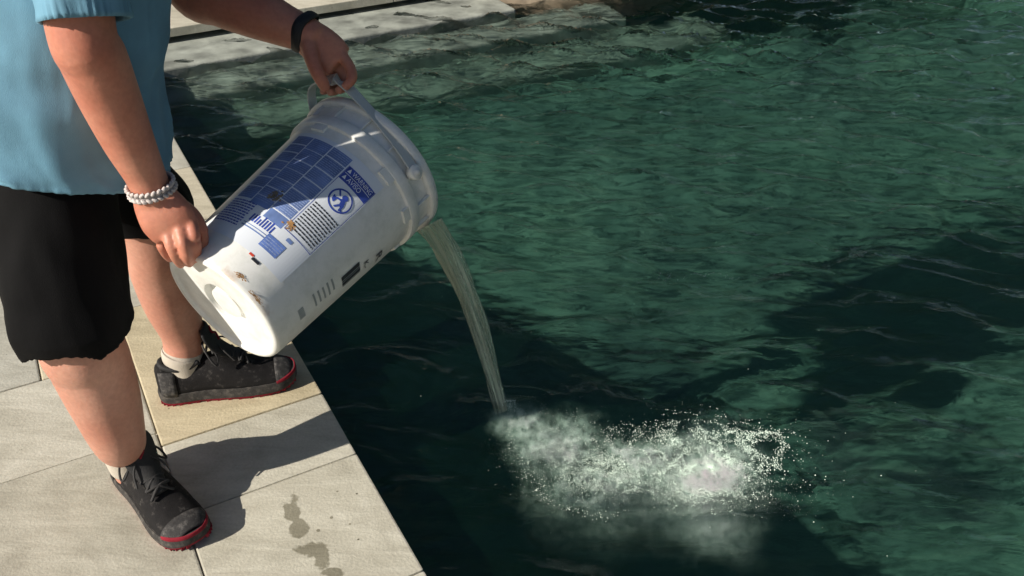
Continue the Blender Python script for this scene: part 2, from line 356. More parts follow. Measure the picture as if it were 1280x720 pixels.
def water_h(x, y):
    h = np.zeros_like(x)
    wx = x + .03*np.sin(5*y+1)+.02*np.sin(11*x+3*y); wy = y + .03*np.sin(4*x)+.015*np.sin(13*x-5*y)
    for kx, ky, ph, am in WAVES: h += am*np.sin(kx*wx+ky*wy+ph)
    amp = .45+.55/(1+np.exp(-(y-2.0)/.35))                     # livelier where the return jets stir it
    amp += .9*np.exp(-(((x-.6)/1.4)**2+((y-4.6)/.5)**2))
    h *= amp
    for (c, r0, a) in ((SPL, .30, .0022), (HIT, .10, .0026)):
        d = np.hypot(x-c[0], y-c[1]); ang = np.arctan2(y-c[1], x-c[0])
        h += a*np.cos((d-.1*np.sin(3*ang+d*9)*.3)*2*math.pi/.062+2*np.sin(x*9+y*4))*np.exp(-((d-r0)/.2)**2)
    d = np.hypot(x-SPL[0], y-SPL[1]); h += .006*np.sin(x*70+np.sin(y*50)*2)*np.sin(y*64+np.sin(x*40)*2)*np.exp(-(d/.28)**2)
    return h
def make_water():
    s0, s1, t0, t1 = -4.25, S_FAR+.05, -.03, T_FAR+.05
    sv = np.concatenate([np.linspace(s0, -1.3, 60)[:-1], np.arange(-1.3, 1.9, .0135), np.linspace(1.9, s1, 80)]); tv = np.concatenate([np.arange(t0, 2.6, .0135), np.linspace(2.6, t1, 150)])
    S, T = np.meshgrid(sv, tv, indexing='ij'); X = O[0]+A[0]*S+B[0]*T; Y = O[1]+A[1]*S+B[1]*T; Z = WATER_Z+water_h(X, Y)
    ns, nt = S.shape; V = np.stack([X, Y, Z], -1).reshape(-1, 3)
    idx = np.arange(ns*nt).reshape(ns, nt)
    q = np.stack([idx[:-1, :-1], idx[:-1, 1:], idx[1:, 1:], idx[1:, :-1]], -1).reshape(-1, 4)
    border = np.concatenate([idx[0, :], idx[1:, -1], idx[-1, -2::-1], idx[-2:0:-1, 0]])
    m = len(border); V2 = V[border].copy(); V2[:, 2] = -1.5
    nb = len(V); V = np.vstack([V, V2]); low = np.arange(nb, nb+m)
    side = np.stack([border, low, np.roll(low, -1), np.roll(border, -1)], -1)
    faces = [tuple(f) for f in q.tolist()]+[tuple(f) for f in side.tolist()]+[tuple(low[::-1].tolist())]
    me = bpy.data.meshes.new('pool_water'); me.from_pydata(V.tolist(), [], faces); me.update()
    bm = bmesh.new(); bm.from_mesh(me); bmesh.ops.recalc_face_normals(bm, faces=bm.faces); bm.to_mesh(me); bm.free()
    o = link_mesh('pool_water', me, water_mat(), None, True); tag(o, 'murky green rippling pool water', kind='structure'); return o
make_water()

# ------------------------------------------------------------------ bucket
PLASTIC, n, l, b = mat('white_bucket_plastic')
def _plastic():
    tc = n.new('ShaderNodeTexCoord'); at = n.new('ShaderNodeAttribute'); at.attribute_name = 'along'
    t = N(n, 'ShaderNodeTexNoise', i_Scale=26.0, i_Detail=7.0, i_Roughness=.7); l.new(tc.outputs['Object'], t.inputs['Vector'])
    t2 = N(n, 'ShaderNodeTexNoise', i_Scale=7.0, i_Detail=3.0); l.new(tc.outputs['Object'], t2.inputs['Vector'])
    # grime and rust gather at the bottom edge
    low = N(n, 'ShaderNodeMapRange'); low.inputs['From Min'].default_value = .0; low.inputs['From Max'].default_value = .075; low.inputs['To Min'].default_value = 1; low.inputs['To Max'].default_value = 0; l.new(at.outputs['Fac'], low.inputs['Value'])
    m1 = N(n, 'ShaderNodeMath', operation='MULTIPLY'); l.new(low.outputs[0], m1.inputs[0]); l.new(t.outputs[0], m1.inputs[1])
    m2 = N(n, 'ShaderNodeMath', operation='MULTIPLY'); l.new(m1.outputs[0], m2.inputs[0]); l.new(t2.outputs[0], m2.inputs[1])
    gr = ramp(n, [(.17, (0, 0, 0)), (.36, (1, 1, 1))]); l.new(m2.outputs[0], gr.inputs[0])
    base = ramp(n, [(.30, (.66, .67, .63)), (.55, (.80, .80, .77))]); l.new(t.outputs[0], base.inputs[0])
    c = mixc(n, l, gr.outputs[0], base.outputs[0], (.40, .22, .09))
    l.new(c, b.inputs['Base Color']); b.inputs['Roughness'].default_value = .33; b.inputs['IOR'].default_value = 1.5
    b.inputs['Subsurface Weight'].default_value = .25; b.inputs['Subsurface Radius'].default_value = (.02, .02, .018); b.inputs['Subsurface Scale'].default_value = .3
    bump(n, l, b, t2.outputs[0], .12, .01)
_plastic()
RIBPLASTIC = simple('white_rib_plastic', (.74, .75, .72), .35, 30, .1)
CLEAR, n, l, b = mat('cloudy_plastic')
b.inputs['Base Color'].default_value = (.72, .76, .75, 1); b.inputs['Roughness'].default_value = .28; b.inputs['Transmission Weight'].default_value = .35; b.inputs['IOR'].default_value = 1.45
BLUE = simple('label_blue', (.035, .07, .36), .45, 60, .25)
PALEBLUE = simple('label_pale_blue', (.30, .37, .58), .45, 40, .2)
MIDBLUE = simple('label_text_blue', (.13, .20, .42), .5, 30, .3)
INK = simple('black_print', (.02, .022, .03), .5)
WHITEINK = simple('white_print', (.75, .77, .80), .45)
RED = simple('red_print', (.6, .06, .03), .5)
STAIN = simple('rust_stain', (.42, .22, .08), .8, 90, .5)
MUD = simple('brown_smear', (.20, .16, .10), .7, 90, .5)
P1, P2 = atd(278, 384, 1.70), atd(467, 206, 1.935)
BW = P2-P1; BL = float(np.linalg.norm(BW)); BW = BW/BL
_v = _C-(P1+P2)/2; BX = norm(_v-(_v@BW)*BW); BY = np.cross(BW, BX)
BR1, BR2 = .131, .157
def brad(h): return BR1+(BR2-BR1)*h/BL
def on_bucket(h, deg, off=0.0):
    a = R_(deg); return P1+BW*h+(BX*math.cos(a)+BY*math.sin(a))*(brad(h)+off)
bucket = empty('bucket', P1)
tag(bucket, 'white plastic chemical bucket with blue printed label, tipped over the water', 'bucket')
prof = [(.0, .012), (.030, .010), (.0345, .0105), (.0355, .0225), (.049, .0225), (.0505, .0075), (.053, .0065), (.085, .006), (.112, .0055), (.1155, .004), (.1175, .0005), (.120, -.001), (.1265, .0), (.1296, .003), (BR1, .009)]
for h in np.linspace(.03, BL-.095, 9): prof.append((brad(h), h))
hc = BL-.085                                       # bumper collar
prof += [(brad(hc), hc), (brad(hc)+.0005, hc+.004), (brad(hc)+.0075, hc+.005), (brad(hc)+.0085, hc+.007), (brad(hc)+.0095, hc+.028), (brad(hc)+.008, hc+.030), (brad(hc)+.003, hc+.0305),
         (brad(hc)+.003, hc+.06), (brad(hc)+.0045, hc+.064)]
hr = BL-.022                                       # rolled rim
prof += [(brad(hr)+.003, hr), (brad(hr)+.010, hr+.001), (brad(hr)+.0125, hr+.004), (brad(hr)+.0130, hr+.012), (brad(hr)+.012, hr+.020), (brad(hr)+.007, hr+.024), (brad(hr)+.0, hr+.023), (brad(hr)-.003, hr+.018)]
prof += [(brad(h)-.004, h) for h in np.linspace(hr-.01, .03, 6)] + [(.05, .022), (.0, .022)]
V, Fc = lathe(prof, P1, BW, BX, BY, 96)
body = mesh_obj('body', V, Fc, PLASTIC, bucket)
at = body.data.attributes.new('along', 'FLOAT', 'POINT'); at.data.foreach_set('value', [float((np.array(v)-P1)@BW) if np.linalg.norm(np.array(v)-P1-((np.array(v)-P1)@BW)*BW) > .1285 else .05 for v in V])
md = body.modifiers.new('e', 'EDGE_SPLIT'); md.split_angle = R_(50)
# ribs of the collar
def on_wall_box(h0, h1, d0, d1, o0, o1, nn=3):
    v = []; f = []
    ds = np.linspace(d0, d1, nn)
    for d in ds:
        for (h, o) in ((h0, o0), (h0, o1), (h1, o1), (h1, o0)): v.append(on_bucket(h, d, o))
    for i in range(nn-1):
        for k in range(4):
            a = i*4+k; b2 = i*4+(k+1) % 4; f.append((a, a+4, b2+4, b2))
    f.append((0, 1, 2, 3)); e = (nn-1)*4; f.append((e+3, e+2, e+1, e))
    return v, f
for d in range(-168, 190, 24):
    mesh_obj('collar_rib', *on_wall_box(hc+.029, hr+.004, d-.5, d+.5, .001, .0075), RIBPLASTIC, bucket, False)
# moulded lugs under the collar
for d in (-52, 12, 48, 100, -120): mesh_obj('lug', *on_wall_box(hc-.012, hc+.006, d-6, d+6, -.001, .0060, 5), RIBPLASTIC, bucket, False)

def wrap(polys, off):
    """flat print polygons [(circumference deg, height)] laid on the wall"""
    mb = MB()
    for p in polys:
        d0 = min(q[0] for q in p); d1 = max(q[0] for q in p)
        k = max(1, int((d1-d0)/2.5))
        if len(p) == 4 and k > 1:            # subdivide quads so that they follow the curve
            a, b2, c2, d2 = [np.array(q) for q in p]
            for i in range(k):
                q0, q1 = i/k, (i+1)/k
                qs = [a+(b2-a)*q0, a+(b2-a)*q1, d2+(c2-d2)*q1, d2+(c2-d2)*q0]
                mb.add([on_bucket(q[1], q[0], off) for q in qs], [(0, 1, 2, 3)])
        else: mb.add([on_bucket(q[1], q[0], off) for q in p], [tuple(range(len(p)))])
    return mb
def rect(d0, d1, h0, h1): return [(d0, h0), (d1, h0), (d1, h1), (d0, h1)]
DEG = lambda h: math.degrees(1/brad(h))       # degrees per metre of circumference
label = wrap([rect(-68, 17, .062, .343)], .0005).obj('label', simple('label_film', (.70, .74, .80), .35), bucket)
tag(label, 'blue and white printed safety label')
# columns of small print, too fine to read: blocks of blue text with pale gaps
rr2 = random.Random(4)
def text_block(d0, d1, h0, h1, pitch=.0042, fill=.62):
    ps = []; h = h1-pitch
    while h > h0:
        d = d0
        while d < d1-.5:
            w = rr2.uniform(1.2, 4.2); e = min(d+w, d1); ps.append(rect(d, e, h, h+pitch*fill)); d = e+.55
        h -= pitch
    return ps
ps = []
for (d0, d1) in ((-66, -49), (-48, -30.5), (-29.5, -12.5)):
    h = .335
    while h > .155:
        hh = rr2.uniform(.022, .034); ps += [rect(d0, d1, h-hh, h-.0025)]; h -= hh
wrap(ps, .0008).obj('print_panel', MIDBLUE, label, False)
tx = []
for (d0, d1) in ((-65.5, -49.5), (-47.5, -31), (-29, -13)): tx += text_block(d0, d1, .158, .333, .0046, .28)
wrap(tx, .0010).obj('small_print', PALEBLUE, label, False)
wrap(text_block(-66, -40, .085, .150, .006, .5), .0009).obj('small_print', BLUE, label, False)
wrap([rect(-36+i*2.4, -34.6+i*2.4, .112+.0 * i, .112+rr2.uniform(.010, .022)) for i in range(9)], .0009).obj('heading_print', BLUE, label, False)
wrap([rect(-38, -14, .098, .1005), rect(-38, -14, .1045, .1060)], .0009).obj('rule_line', MIDBLUE, label, False)
# warning box
bx = [rect(-11.3, -10.9, .138, .320), rect(15.8, 16.2, .138, .320), rect(-11.3, 16.2, .1375, .1388)]
wrap(bx, .0011).obj('box_line', BLUE, label, False)
wrap([rect(-10.8, 15.7, .2865, .3195)], .0009).obj('warning_panel', BLUE, label, False)
wrap(text_block(-9.5, 14.5, .146, .222, .0068, .42), .0009).obj('small_print', INK, label, False)
def lettering(txt, d0, d1, h0, h1, m, name, flip=False):
    cu = bpy.data.curves.new('t', 'FONT'); cu.body = txt; cu.size = 1; o = bpy.data.objects.new('t', cu); col.objects.link(o)
    me = evaluated(o); bpy.data.objects.remove(o)
    xy = np.array([v.co[:] for v in me.vertices]); mn = xy.min(0); mx = xy.max(0)
    k = (xy-mn)/np.maximum(mx-mn, 1e-6)
    for v, q in zip(me.vertices, k): v.co = on_bucket(h0+(h1-h0)*q[1], d0+(d1-d0)*q[0], .0014)
    me.materials.clear()
    return link_mesh(name, me, m, label, False)
lettering('WARNING', -5.2, 14.2, .3065, .3165, WHITEINK, 'lettering')
lettering('AVISO', -5.2, 7.5, .2905, .3005, WHITEINK, 'lettering')
wrap([rect(-10, 15, .3025, .3037)], .0013).obj('rule_line', WHITEINK, label, False)
for hh in (.3070, .2910):
    mesh_obj('warning_triangle', [on_bucket(hh, -9.6, .0014), on_bucket(hh, -6.4, .0014), on_bucket(hh+.0095, -8.0, .0014)], [(0, 1, 2)], WHITEINK, label, False)
# round pictogram: a toddler leaning into a pail, struck out
PCH, PCD, PCR = .2535, 2.6, .0245
def pic(x, y): return (PCD+x*PCR*DEG(PCH), PCH+y*PCR)
ring = []
for k in range(40):
    a0, a1 = 2*math.pi*k/40, 2*math.pi*(k+1)/40
    ring.append([pic(math.cos(a0), math.sin(a0)), pic(math.cos(a1), math.sin(a1)), pic(.87*math.cos(a1), .87*math.sin(a1)), pic(.87*math.cos(a0), .87*math.sin(a0))])
ring.append([pic(-.66, .58), pic(-.56, .68), pic(.66, -.58), pic(.56, -.68)])
fig = [[pic(.12+.25*math.cos(a), .42+.25*math.sin(a)) for a in np.linspace(0, 6.28, 13)[:-1]],
       [pic(-.05, .2), pic(.34, .22), pic(.5, -.2), pic(.1, -.28)], [pic(-.02, .16), pic(-.42, .02), pic(-.4, -.1), pic(.05, .0)],
       [pic(.12, -.2), pic(.3, -.25), pic(.0, -.72), pic(-.16, -.68)], [pic(.3, -.22), pic(.5, -.2), pic(.5, -.7), pic(.34, -.7)],
       [pic(-.68, .08), pic(-.30, -.12), pic(-.36, -.5), pic(-.62, -.36)]]
wrap([[q for q in p] for p in ring+fig], .0011).obj('pictogram', BLUE, label, False)
# blue block, emblem and barcodes further down
wrap([rect(-16, .5, .083, .112)], .0012).obj('blue_block', simple('block_blue', (.12, .2, .5), .45, 50, .35), label, False)
wrap(text_block(-15, 0, .087, .110, .0055, .3), .0014).obj('small_print', PALEBLUE, label, False)
wrap([rect(-4, 1, .122, .129)], .0012).obj('small_print', MIDBLUE, label, False)
mesh_obj('emblem', *(lambda m: (m.v, m.f))(wrap([rect(-15.5, -11.5, .058, .0625)], .0012)), RED, bucket, False)
mesh_obj('emblem', *(lambda m: (m.v, m.f))(wrap([rect(-11.5, -4.5, .053, .0585)], .0012)), INK, bucket, False)
wrap([rect(52, 56.5, .172, .222), rect(57.3, 58.6, .172, .222), rect(59.3, 62.8, .172, .222), rect(63.4, 64.2, .172, .222)], .0008).obj('black_bars', INK, bucket, False)
lettering('R', 62, 72, .268, .286, INK, 'lettering'); lettering('K-', 58, 66, .232, .246, INK, 'lettering')
faint = simple('faint_print', (.30, .33, .33), .5)
for h0 in (.100, .112, .124, .136, .148): wrap([rect(44+rr2.uniform(-1, 1), 56+rr2.uniform(-2, 3), h0, h0+.0045)], .0008).obj('faint_print', faint, bucket, False)
wrap([rect(46+i*1.7, 46.9+i*1.7, .060, .074) for i in range(7)], .0008).obj('faint_print', faint, bucket, False)
# smears
def smear(name, d, h, rd, rh, m, seed):
    r3 = random.Random(seed); mb = MB()
    for k in range(46):
        cd, ch = d+r3.gauss(0, rd*.55), h+r3.gauss(0, rh*.55); s = r3.uniform(.05, .30)
        pts = [(cd+rd*s*math.cos(a)*r3.uniform(.6, 1.2), ch+rh*s*math.sin(a)*r3.uniform(.6, 1.2)) for a in np.linspace(0, 6.28, 11)[:-1]]
        mb.add([on_bucket(q[1], q[0], .0013+.00001*k) for q in pts], [tuple(range(10))])
    return mb.obj(name, m, bucket, False)
smear('smear', -34, .18, 5, .010, MUD, 1); smear('rust_smear', -10, .147, 3.2, .008, STAIN, 2); smear('rust_smear', -8, .017, 4, .004, STAIN, 3); smear('rust_smear', 12, .010, 7, .003, STAIN, 6)
# bail: flat plastic strap from the ear on the near side over to the far ear, lifted to the hand
GRIP = atd(424, 99, 1.80)
ear1 = on_bucket(BL-.04, 22, .020); ear2 = on_bucket(BL-.04, 202, .020)
side = norm(np.cross(BW, norm(ear2-ear1)))
if side @ (GRIP-P2) < 0: side = -side
sp = spline([ear1, ear1+(GRIP-ear1)*.33+norm(ear1-ear2)*.012, ear1+(GRIP-ear1)*.72+norm(ear1-ear2)*.012, GRIP+(ear2-ear1)*.03, GRIP+(ear2-ear1)*.28-np.array([0, 0, .012]), ear2+(GRIP-ear2)*.35, ear2], 46)
mb = MB(); Vv = []; Ff = []
for i, p in enumerate(sp):
    tg = norm(sp[min(i+1, 45)]-sp[max(i-1, 0)]); ax = norm(np.cross(tg, norm(ear2-ear1)+side*.35)); wdt = .0145+.004*math.exp(-((i-22)/6)**2)
    nr = norm(np.cross(tg, ax))
    for (a_, b_) in ((-1, -1), (1, -1), (1, 1), (-1, 1)): Vv.append(p+ax*wdt*.5*a_*1.5+nr*.0018*b_)
for i in range(45):
    for k in range(4):
        a_ = i*4+k; b_ = i*4+(k+1) % 4; Ff.append((a_, b_, b_+4, a_+4))
Ff += [(3, 2, 1, 0), (180, 181, 182, 183)]
bail = mesh_obj('bail_handle', Vv, Ff, CLEAR, bucket, False)
md = bail.modifiers.new('b', 'BEVEL'); md.width = .0008; md.segments = 2
for e in (ear1, ear2):
    ax = norm(e-P2-((e-P2)@BW)*BW); u1 = BW; u2 = np.cross(ax, u1)
    mb = MB().add(*lathe([(0, -.012), (.015, -.012), (.015, .003), (.012, .005), (.006, .0052), (.005, .009), (.0, .009)], e, ax, u1, u2, 20)); mb.obj('ear', RIBPLASTIC, bucket)

# ------------------------------------------------------------------ poured stream
LIQ, n, l, b = mat('milky_liquid')
b.inputs['Base Color'].default_value = (.62, .68, .52, 1); b.inputs['Roughness'].default_value = .08; b.inputs['Transmission Weight'].default_value = .45; b.inputs['IOR'].default_value = 1.33
_at = n.new('ShaderNodeAttribute'); _at.attribute_name = 'flow'; _nt = N(n, 'ShaderNodeTexNoise', i_Scale=1.0, i_Detail=5.0, i_Roughness=.65); l.new(_at.outputs['Vector'], _nt.inputs['Vector'])
_rp = ramp(n, [(.36, (.22, .22, .22)), (.62, (.85, .85, .85))]); l.new(_nt.outputs[0], _rp.inputs[0]); l.new(_rp.outputs[0], b.inputs['Alpha'])
bump(n, l, b, _nt.outputs[0], .5, .006)
lip = atd(538, 280, 1.92)
end = HIT+np.array([0, 0, -.02])
pts = []; n_s = 60
for i in range(n_s):
    q = i/(n_s-1); p = lip+(end-lip)*q
    p[2] = lip[2]+(end[2]-lip[2])*(.52*q+.48*q*q); pts.append(p)
V = []; Fc = []; ns = 28
wd = norm(np.cross(pts[20]-pts[0], -_F)); fd_ = -_F
for i, p in enumerate(pts):
    q = i/(n_s-1); w = .0265*(1-.34*q); th = .010+.004*q
    for k in range(ns):
        a = 2*math.pi*k/ns; rip = 1+.14*math.sin(3*a+q*7+1)+.10*math.sin(5*a-q*11)+.05*noise.noise(Vector((q*14, math.cos(a)*2, math.sin(a)*2)))
        V.append(p+wd*w*math.cos(a)*rip+fd_*th*math.sin(a)*rip)
for i in range(n_s-1):
    for k in range(ns):
        a = i*ns+k; b2 = i*ns+(k+1) % ns; Fc.append((a, b2, b2+ns, a+ns))
Fc.append(tuple(range(ns-1, -1, -1)))
stream = mesh_obj('poured_stream', V, Fc, LIQ); _fa = stream.data.attributes.new('flow', 'FLOAT_VECTOR', 'POINT'); _fa.data.foreach_set('vector', [c for i in range(n_s) for k in range(ns) for c in (3.4*math.cos(2*math.pi*k/ns), 3.4*math.sin(2*math.pi*k/ns), i/(n_s-1)*2.2)]); tag(stream, 'cloudy pale stream of liquid pouring from bucket into the pool', 'liquid')

# ------------------------------------------------------------------ person
SKIN, n, l, b = mat('skin')
def _skin():
    tc = n.new('ShaderNodeTexCoord')
    t1 = N(n, 'ShaderNodeTexNoise', i_Scale=9.0, i_Detail=4.0); l.new(tc.outputs['Object'], t1.inputs['Vector'])
    t2 = N(n, 'ShaderNodeTexNoise', i_Scale=120.0, i_Detail=5.0); l.new(tc.outputs['Object'], t2.inputs['Vector'])
    r1 = ramp(n, [(.35, (.45, .160, .102)), (.65, (.55, .245, .165))]); l.new(t1.outputs[0], r1.inputs[0])
    r2 = ramp(n, [(.3, (.86, .84, .84)), (.7, (1.08, 1.08, 1.08))]); l.new(t2.outputs[0], r2.inputs[0])
    r0 = ramp(n, [(.35, (.46, .205, .142)), (.65, (.57, .295, .215))]); l.new(t1.outputs[0], r0.inputs[0])          # paler legs, sunburnt arms
    g = n.new('ShaderNodeNewGeometry'); sx = n.new('ShaderNodeSeparateXYZ'); l.new(g.outputs['Position'], sx.inputs[0])
    mz = N(n, 'ShaderNodeMapRange'); mz.inputs['From Min'].default_value = .50; mz.inputs['From Max'].default_value = .60; l.new(sx.outputs[2], mz.inputs['Value'])
    base = mixc(n, l, mz.outputs[0], r0.outputs[0], r1.outputs[0])
    l.new(mixc(n, l, .7, base, r2.outputs[0], 'MULTIPLY'), b.inputs['Base Color'])
    b.inputs['Roughness'].default_value = .5; b.inputs['Subsurface Weight'].default_value = .2; b.inputs['Subsurface Radius'].default_value = (1, .35, .2); b.inputs['Subsurface Scale'].default_value = .008
    bump(n, l, b, t2.outputs[0], .25, .002)
_skin()
def cloth(name, c, scale=900, rough=.85, namt=.12, sheen=.0):
    m, n, l, b = mat(name); tc = n.new('ShaderNodeTexCoord')
    w = N(n, 'ShaderNodeTexNoise', i_Scale=14.0, i_Detail=6.0); l.new(tc.outputs['Object'], w.inputs['Vector'])
    r = ramp(n, [(.3, tuple(q*(1-namt) for q in c)), (.7, tuple(q*(1+namt) for q in c))]); l.new(w.outputs[0], r.inputs[0]); l.new(r.outputs[0], b.inputs['Base Color'])
    f = N(n, 'ShaderNodeTexNoise', i_Scale=float(scale), i_Detail=2.0); l.new(tc.outputs['Object'], f.inputs['Vector'])
    a = N(n, 'ShaderNodeMath', operation='MULTIPLY_ADD'); l.new(w.outputs[0], a.inputs[0]); a.inputs[1].default_value = 3.0; l.new(f.outputs[0], a.inputs[2])
    bump(n, l, b, a.outputs[0], .25, .004); b.inputs['Roughness'].default_value = rough; b.inputs['Sheen Weight'].default_value = sheen
    return m
SHIRT = cloth('light_blue_cotton', (.14, .31, .43)); SHIRT_DARK = cloth('navy_trim', (.02, .03, .06)); SHORTS = cloth('black_polyester', (.0035, .0035, .004), 700, .8); SHORTS.node_tree.nodes['Principled BSDF'].inputs['Specular IOR Level'].default_value = .12
NAVY_PANEL = cloth('shadow_blue_panel', (.10, .24, .38))
PC = np.array([-.86, 1.57, .92]); UPZ = np.array([0, 0, 1.0])
person = empty('person', (-.83, 1.57, 0))
tag(person, 'person in light blue shirt and black shorts pouring out the white bucket', 'person')
TOC = -_F                                             # towards the camera
def px(*q): return [atd(*k) for k in q]
bm_ = MB()
# trunk, neck, head
def trunk(z, fwd, sh=0.0): return PC + B*fwd + A*sh + UPZ*(z-PC[2])
ups = tuple(A)
def ringloft(pts, rads, n=26, nseg=28): return tube(pts, rads, n, nseg, up=tuple(A))
NECK = trunk(1.40, .15, .01); HEAD = trunk(1.60, .24, .02)
bm_.add(*ringloft([trunk(.80, -.02), trunk(.92, 0), trunk(1.05, .07), trunk(1.22, .10), trunk(1.34, .12), trunk(1.40, .14)], [(.13, .15), (.15, .17), (.165, .175), (.135, .18), (.10, .17), (.07, .10)]))
bm_.add(*ringloft([NECK-UPZ*.04, NECK+UPZ*.06+B*.02, NECK+UPZ*.12+B*.05], [(.062, .062), (.058, .056), (.058, .056)], 8, 18))
# head: skull, jaw, nose, ears
hd = norm(B*.35+UPZ*.94); hf = norm(B*.94-UPZ*.35)
bm_.add(*ringloft([HEAD-hd*.115+hf*.035, HEAD-hd*.08+hf*.03, HEAD-hd*.03+hf*.012, HEAD+hd*.03, HEAD+hd*.08-hf*.005, HEAD+hd*.112-hf*.01], [(.03, .028), (.058, .048), (.085, .066), (.098, .076), (.085, .068), (.04, .035)], 16, 22))
bm_.add(*tube([HEAD+hf*.088+hd*.02, HEAD+hf*.112-hd*.018, HEAD+hf*.095-hd*.03], [.008, .013, .011], 8, 10))
for sgn in (-1, 1): bm_.add(*tube([HEAD+A*sgn*.078-hd*.03, HEAD+A*sgn*.088+hd*.0-hf*.008, HEAD+A*sgn*.084+hd*.03-hf*.012], [(.014, .006), (.02, .008), (.014, .006)], 8, 10, up=tuple(A)))
# legs (joints in pixels and depth; the soles stand on the stone)
HIPR, HIPL = PC-A*.10-UPZ*.04, PC+A*.10-UPZ*.04
NANK, FANK = np.array([-.823, 1.429, .115]), np.array([-.795, 1.752, .115])
KNR, KNL = atd(98, 416, 1.705), atd(190, 296, 1.985)
bm_.add(*tube([HIPR, HIPR*.5+KNR*.5+B*.02, KNR, atd(112, 452, 1.752), atd(131, 500, 1.812), atd(149, 550, 1.878), NANK, NANK-UPZ*.07], [.09, .078, .075, .074, .067, .052, .040, .038], 60, 56, up=tuple(B)))
bm_.add(*tube([HIPL, HIPL*.5+KNL*.5+B*.03, KNL, atd(200, 338, 2.06), atd(213, 378, 2.13), atd(228, 416, 2.20), FANK, FANK-UPZ*.07], [.09, .074, .066, .064, .060, .050, .045, .043], 60, 56, up=tuple(B)))
# right arm (elbow bent, forearm hanging to the bucket's base)
SHR, SHL = trunk(1.36, .13, -.20), trunk(1.33, .21, .19)
ELR, WRR = atd(102, 40, 1.365), atd(190, 238, 1.57)
bm_.add(*tube([SHR+A*.04, SHR-UPZ*.02, SHR*.5+ELR*.5, ELR, atd(116, 72, 1.392), atd(135, 118, 1.44), atd(160, 175, 1.50), atd(182, 220, 1.55), atd(192, 246, 1.575)],
              [.055, .062, .055, .049, .050, .0475, .041, .0335, .033], 60, 48, up=tuple(TOC)))
bm_.add(*tube(px((187, 230, 1.565), (196, 252, 1.572), (208, 272, 1.578), (219, 288, 1.590)), [(.031, .024), (.041, .022), (.047, .019), (.044, .015)], 14, 20, up=tuple(TOC)))
def finger(q, r): bm_.add(*tube(px(*q), [r*1.08, r*1.04, r*.97, r*.82], 14, 12))
finger(((197, 284, 1.590), (200, 303, 1.596), (207, 317, 1.622), (213, 324, 1.652)), .0088)
finger(((209, 286, 1.585), (214, 308, 1.582), (221, 322, 1.602), (226, 330, 1.640)), .0108)
finger(((224, 284, 1.582), (229, 305, 1.576), (234, 320, 1.592), (237, 329, 1.630)), .0106)
finger(((238, 276, 1.590), (243, 296, 1.584), (245, 311, 1.600), (246, 323, 1.632)), .0106)
bm_.add(*tube(px((216, 252, 1.600), (240, 268, 1.606), (252, 289, 1.612), (254, 311, 1.630)), [.016, .0135, .0118, .0095], 14, 12))
# left arm reaching across to the bail
ELL, WRL = atd(238, -18, 1.80), atd(380, 42, 1.795)
bm_.add(*tube([SHL-A*.04, SHL, SHL*.5+ELL*.5, ELL, atd(275, -2, 1.80), atd(320, 16, 1.80), atd(356, 32, 1.797), WRL, atd(392, 50, 1.795)], [.055, .062, .056, .052, .054, .050, .041, .036, .035], 60, 48, up=tuple(TOC)))
bm_.add(*tube(px((380, 42, 1.795), (396, 54, 1.795), (410, 66, 1.797), (422, 76, 1.80)), [(.034, .026), (.039, .024), (.040, .020), (.036, .016)], 14, 18, up=tuple(TOC)))
bm_.add(*tube(px((386, 58, 1.775), (392, 80, 1.765), (400, 97, 1.768), (407, 110, 1.783)), [.017, .0145, .0135, .0110], 14, 12))
finger(((428, 70, 1.795), (437, 84, 1.79), (440, 98, 1.785), (431, 109, 1.783)), .0110)
finger(((420, 80, 1.815), (431, 95, 1.825), (432, 107, 1.818), (423, 113, 1.800)), .0108)
finger(((411, 84, 1.832), (419, 101, 1.845), (420, 112, 1.838), (412, 115, 1.815)), .0104)
finger(((402, 86, 1.845), (408, 102, 1.858), (409, 112, 1.850), (403, 114, 1.830)), .0092)
body_o = fuse('body', bm_, SKIN, person, .0034, 4)
for sgn in (-1, 1):
    e = HEAD+hf*.078+hd*.012+A*sgn*.033; mb = MB(); mb.add(*tube([e-hf*.012, e, e+hf*.011], [.008, .0125, .006], 8, 12)); mb.obj('eye', simple('eye', (.6, .6, .58), .15), person)
mb = MB(); mb.add(*tube([HEAD+hf*.083-hd*.062-A*.024, HEAD+hf*.095-hd*.064, HEAD+hf*.083-hd*.062+A*.024], [.004, .007, .004], 8, 10)); mb.obj('mouth', simple('lips', (.42, .16, .13), .45), person)
mb = MB(); mb.add(*ringloft([HEAD-hd*.02-hf*.045, HEAD+hd*.03-hf*.02, HEAD+hd*.08-hf*.012, HEAD+hd*.122-hf*.012], [(.062, .072), (.094, .082), (.083, .075), (.03, .03)], 14, 22)); mb.obj('hair', simple('brown_hair', (.05, .03, .02), .6, 40, .4, .8, 200), person)

# --- shirt: loose torso with folds, hem puckered; sleeves, collar, trim
def cloth_tube(name, rows, nseg, mtl, parent, fold, thick=.0022):
    """rows: (centre, axis_u, axis_v, ru, rv); open tube of cloth with folds given by fold(i, angle)->radial offset"""
    V = []; Fc = []
    for i, (c, u, v, ru, rv) in enumerate(rows):
        for k in range(nseg):
            a = 2*math.pi*k/nseg; d = fold(i/(len(rows)-1), a); V.append(c+u*(ru+d)*math.cos(a)+v*(rv+d)*math.sin(a))
    for i in range(len(rows)-1):
        for k in range(nseg):
            a = i*nseg+k; b2 = i*nseg+(k+1) % nseg; Fc.append((a, b2, b2+nseg, a+nseg))
    o = mesh_obj(name, V, Fc, mtl, parent)
    md = o.modifiers.new('s', 'SOLIDIFY'); md.thickness = thick; md.offset = 0
    return o
def nz(x, y, z=0.0): return noise.noise(Vector((x, y, z)))
rows = []
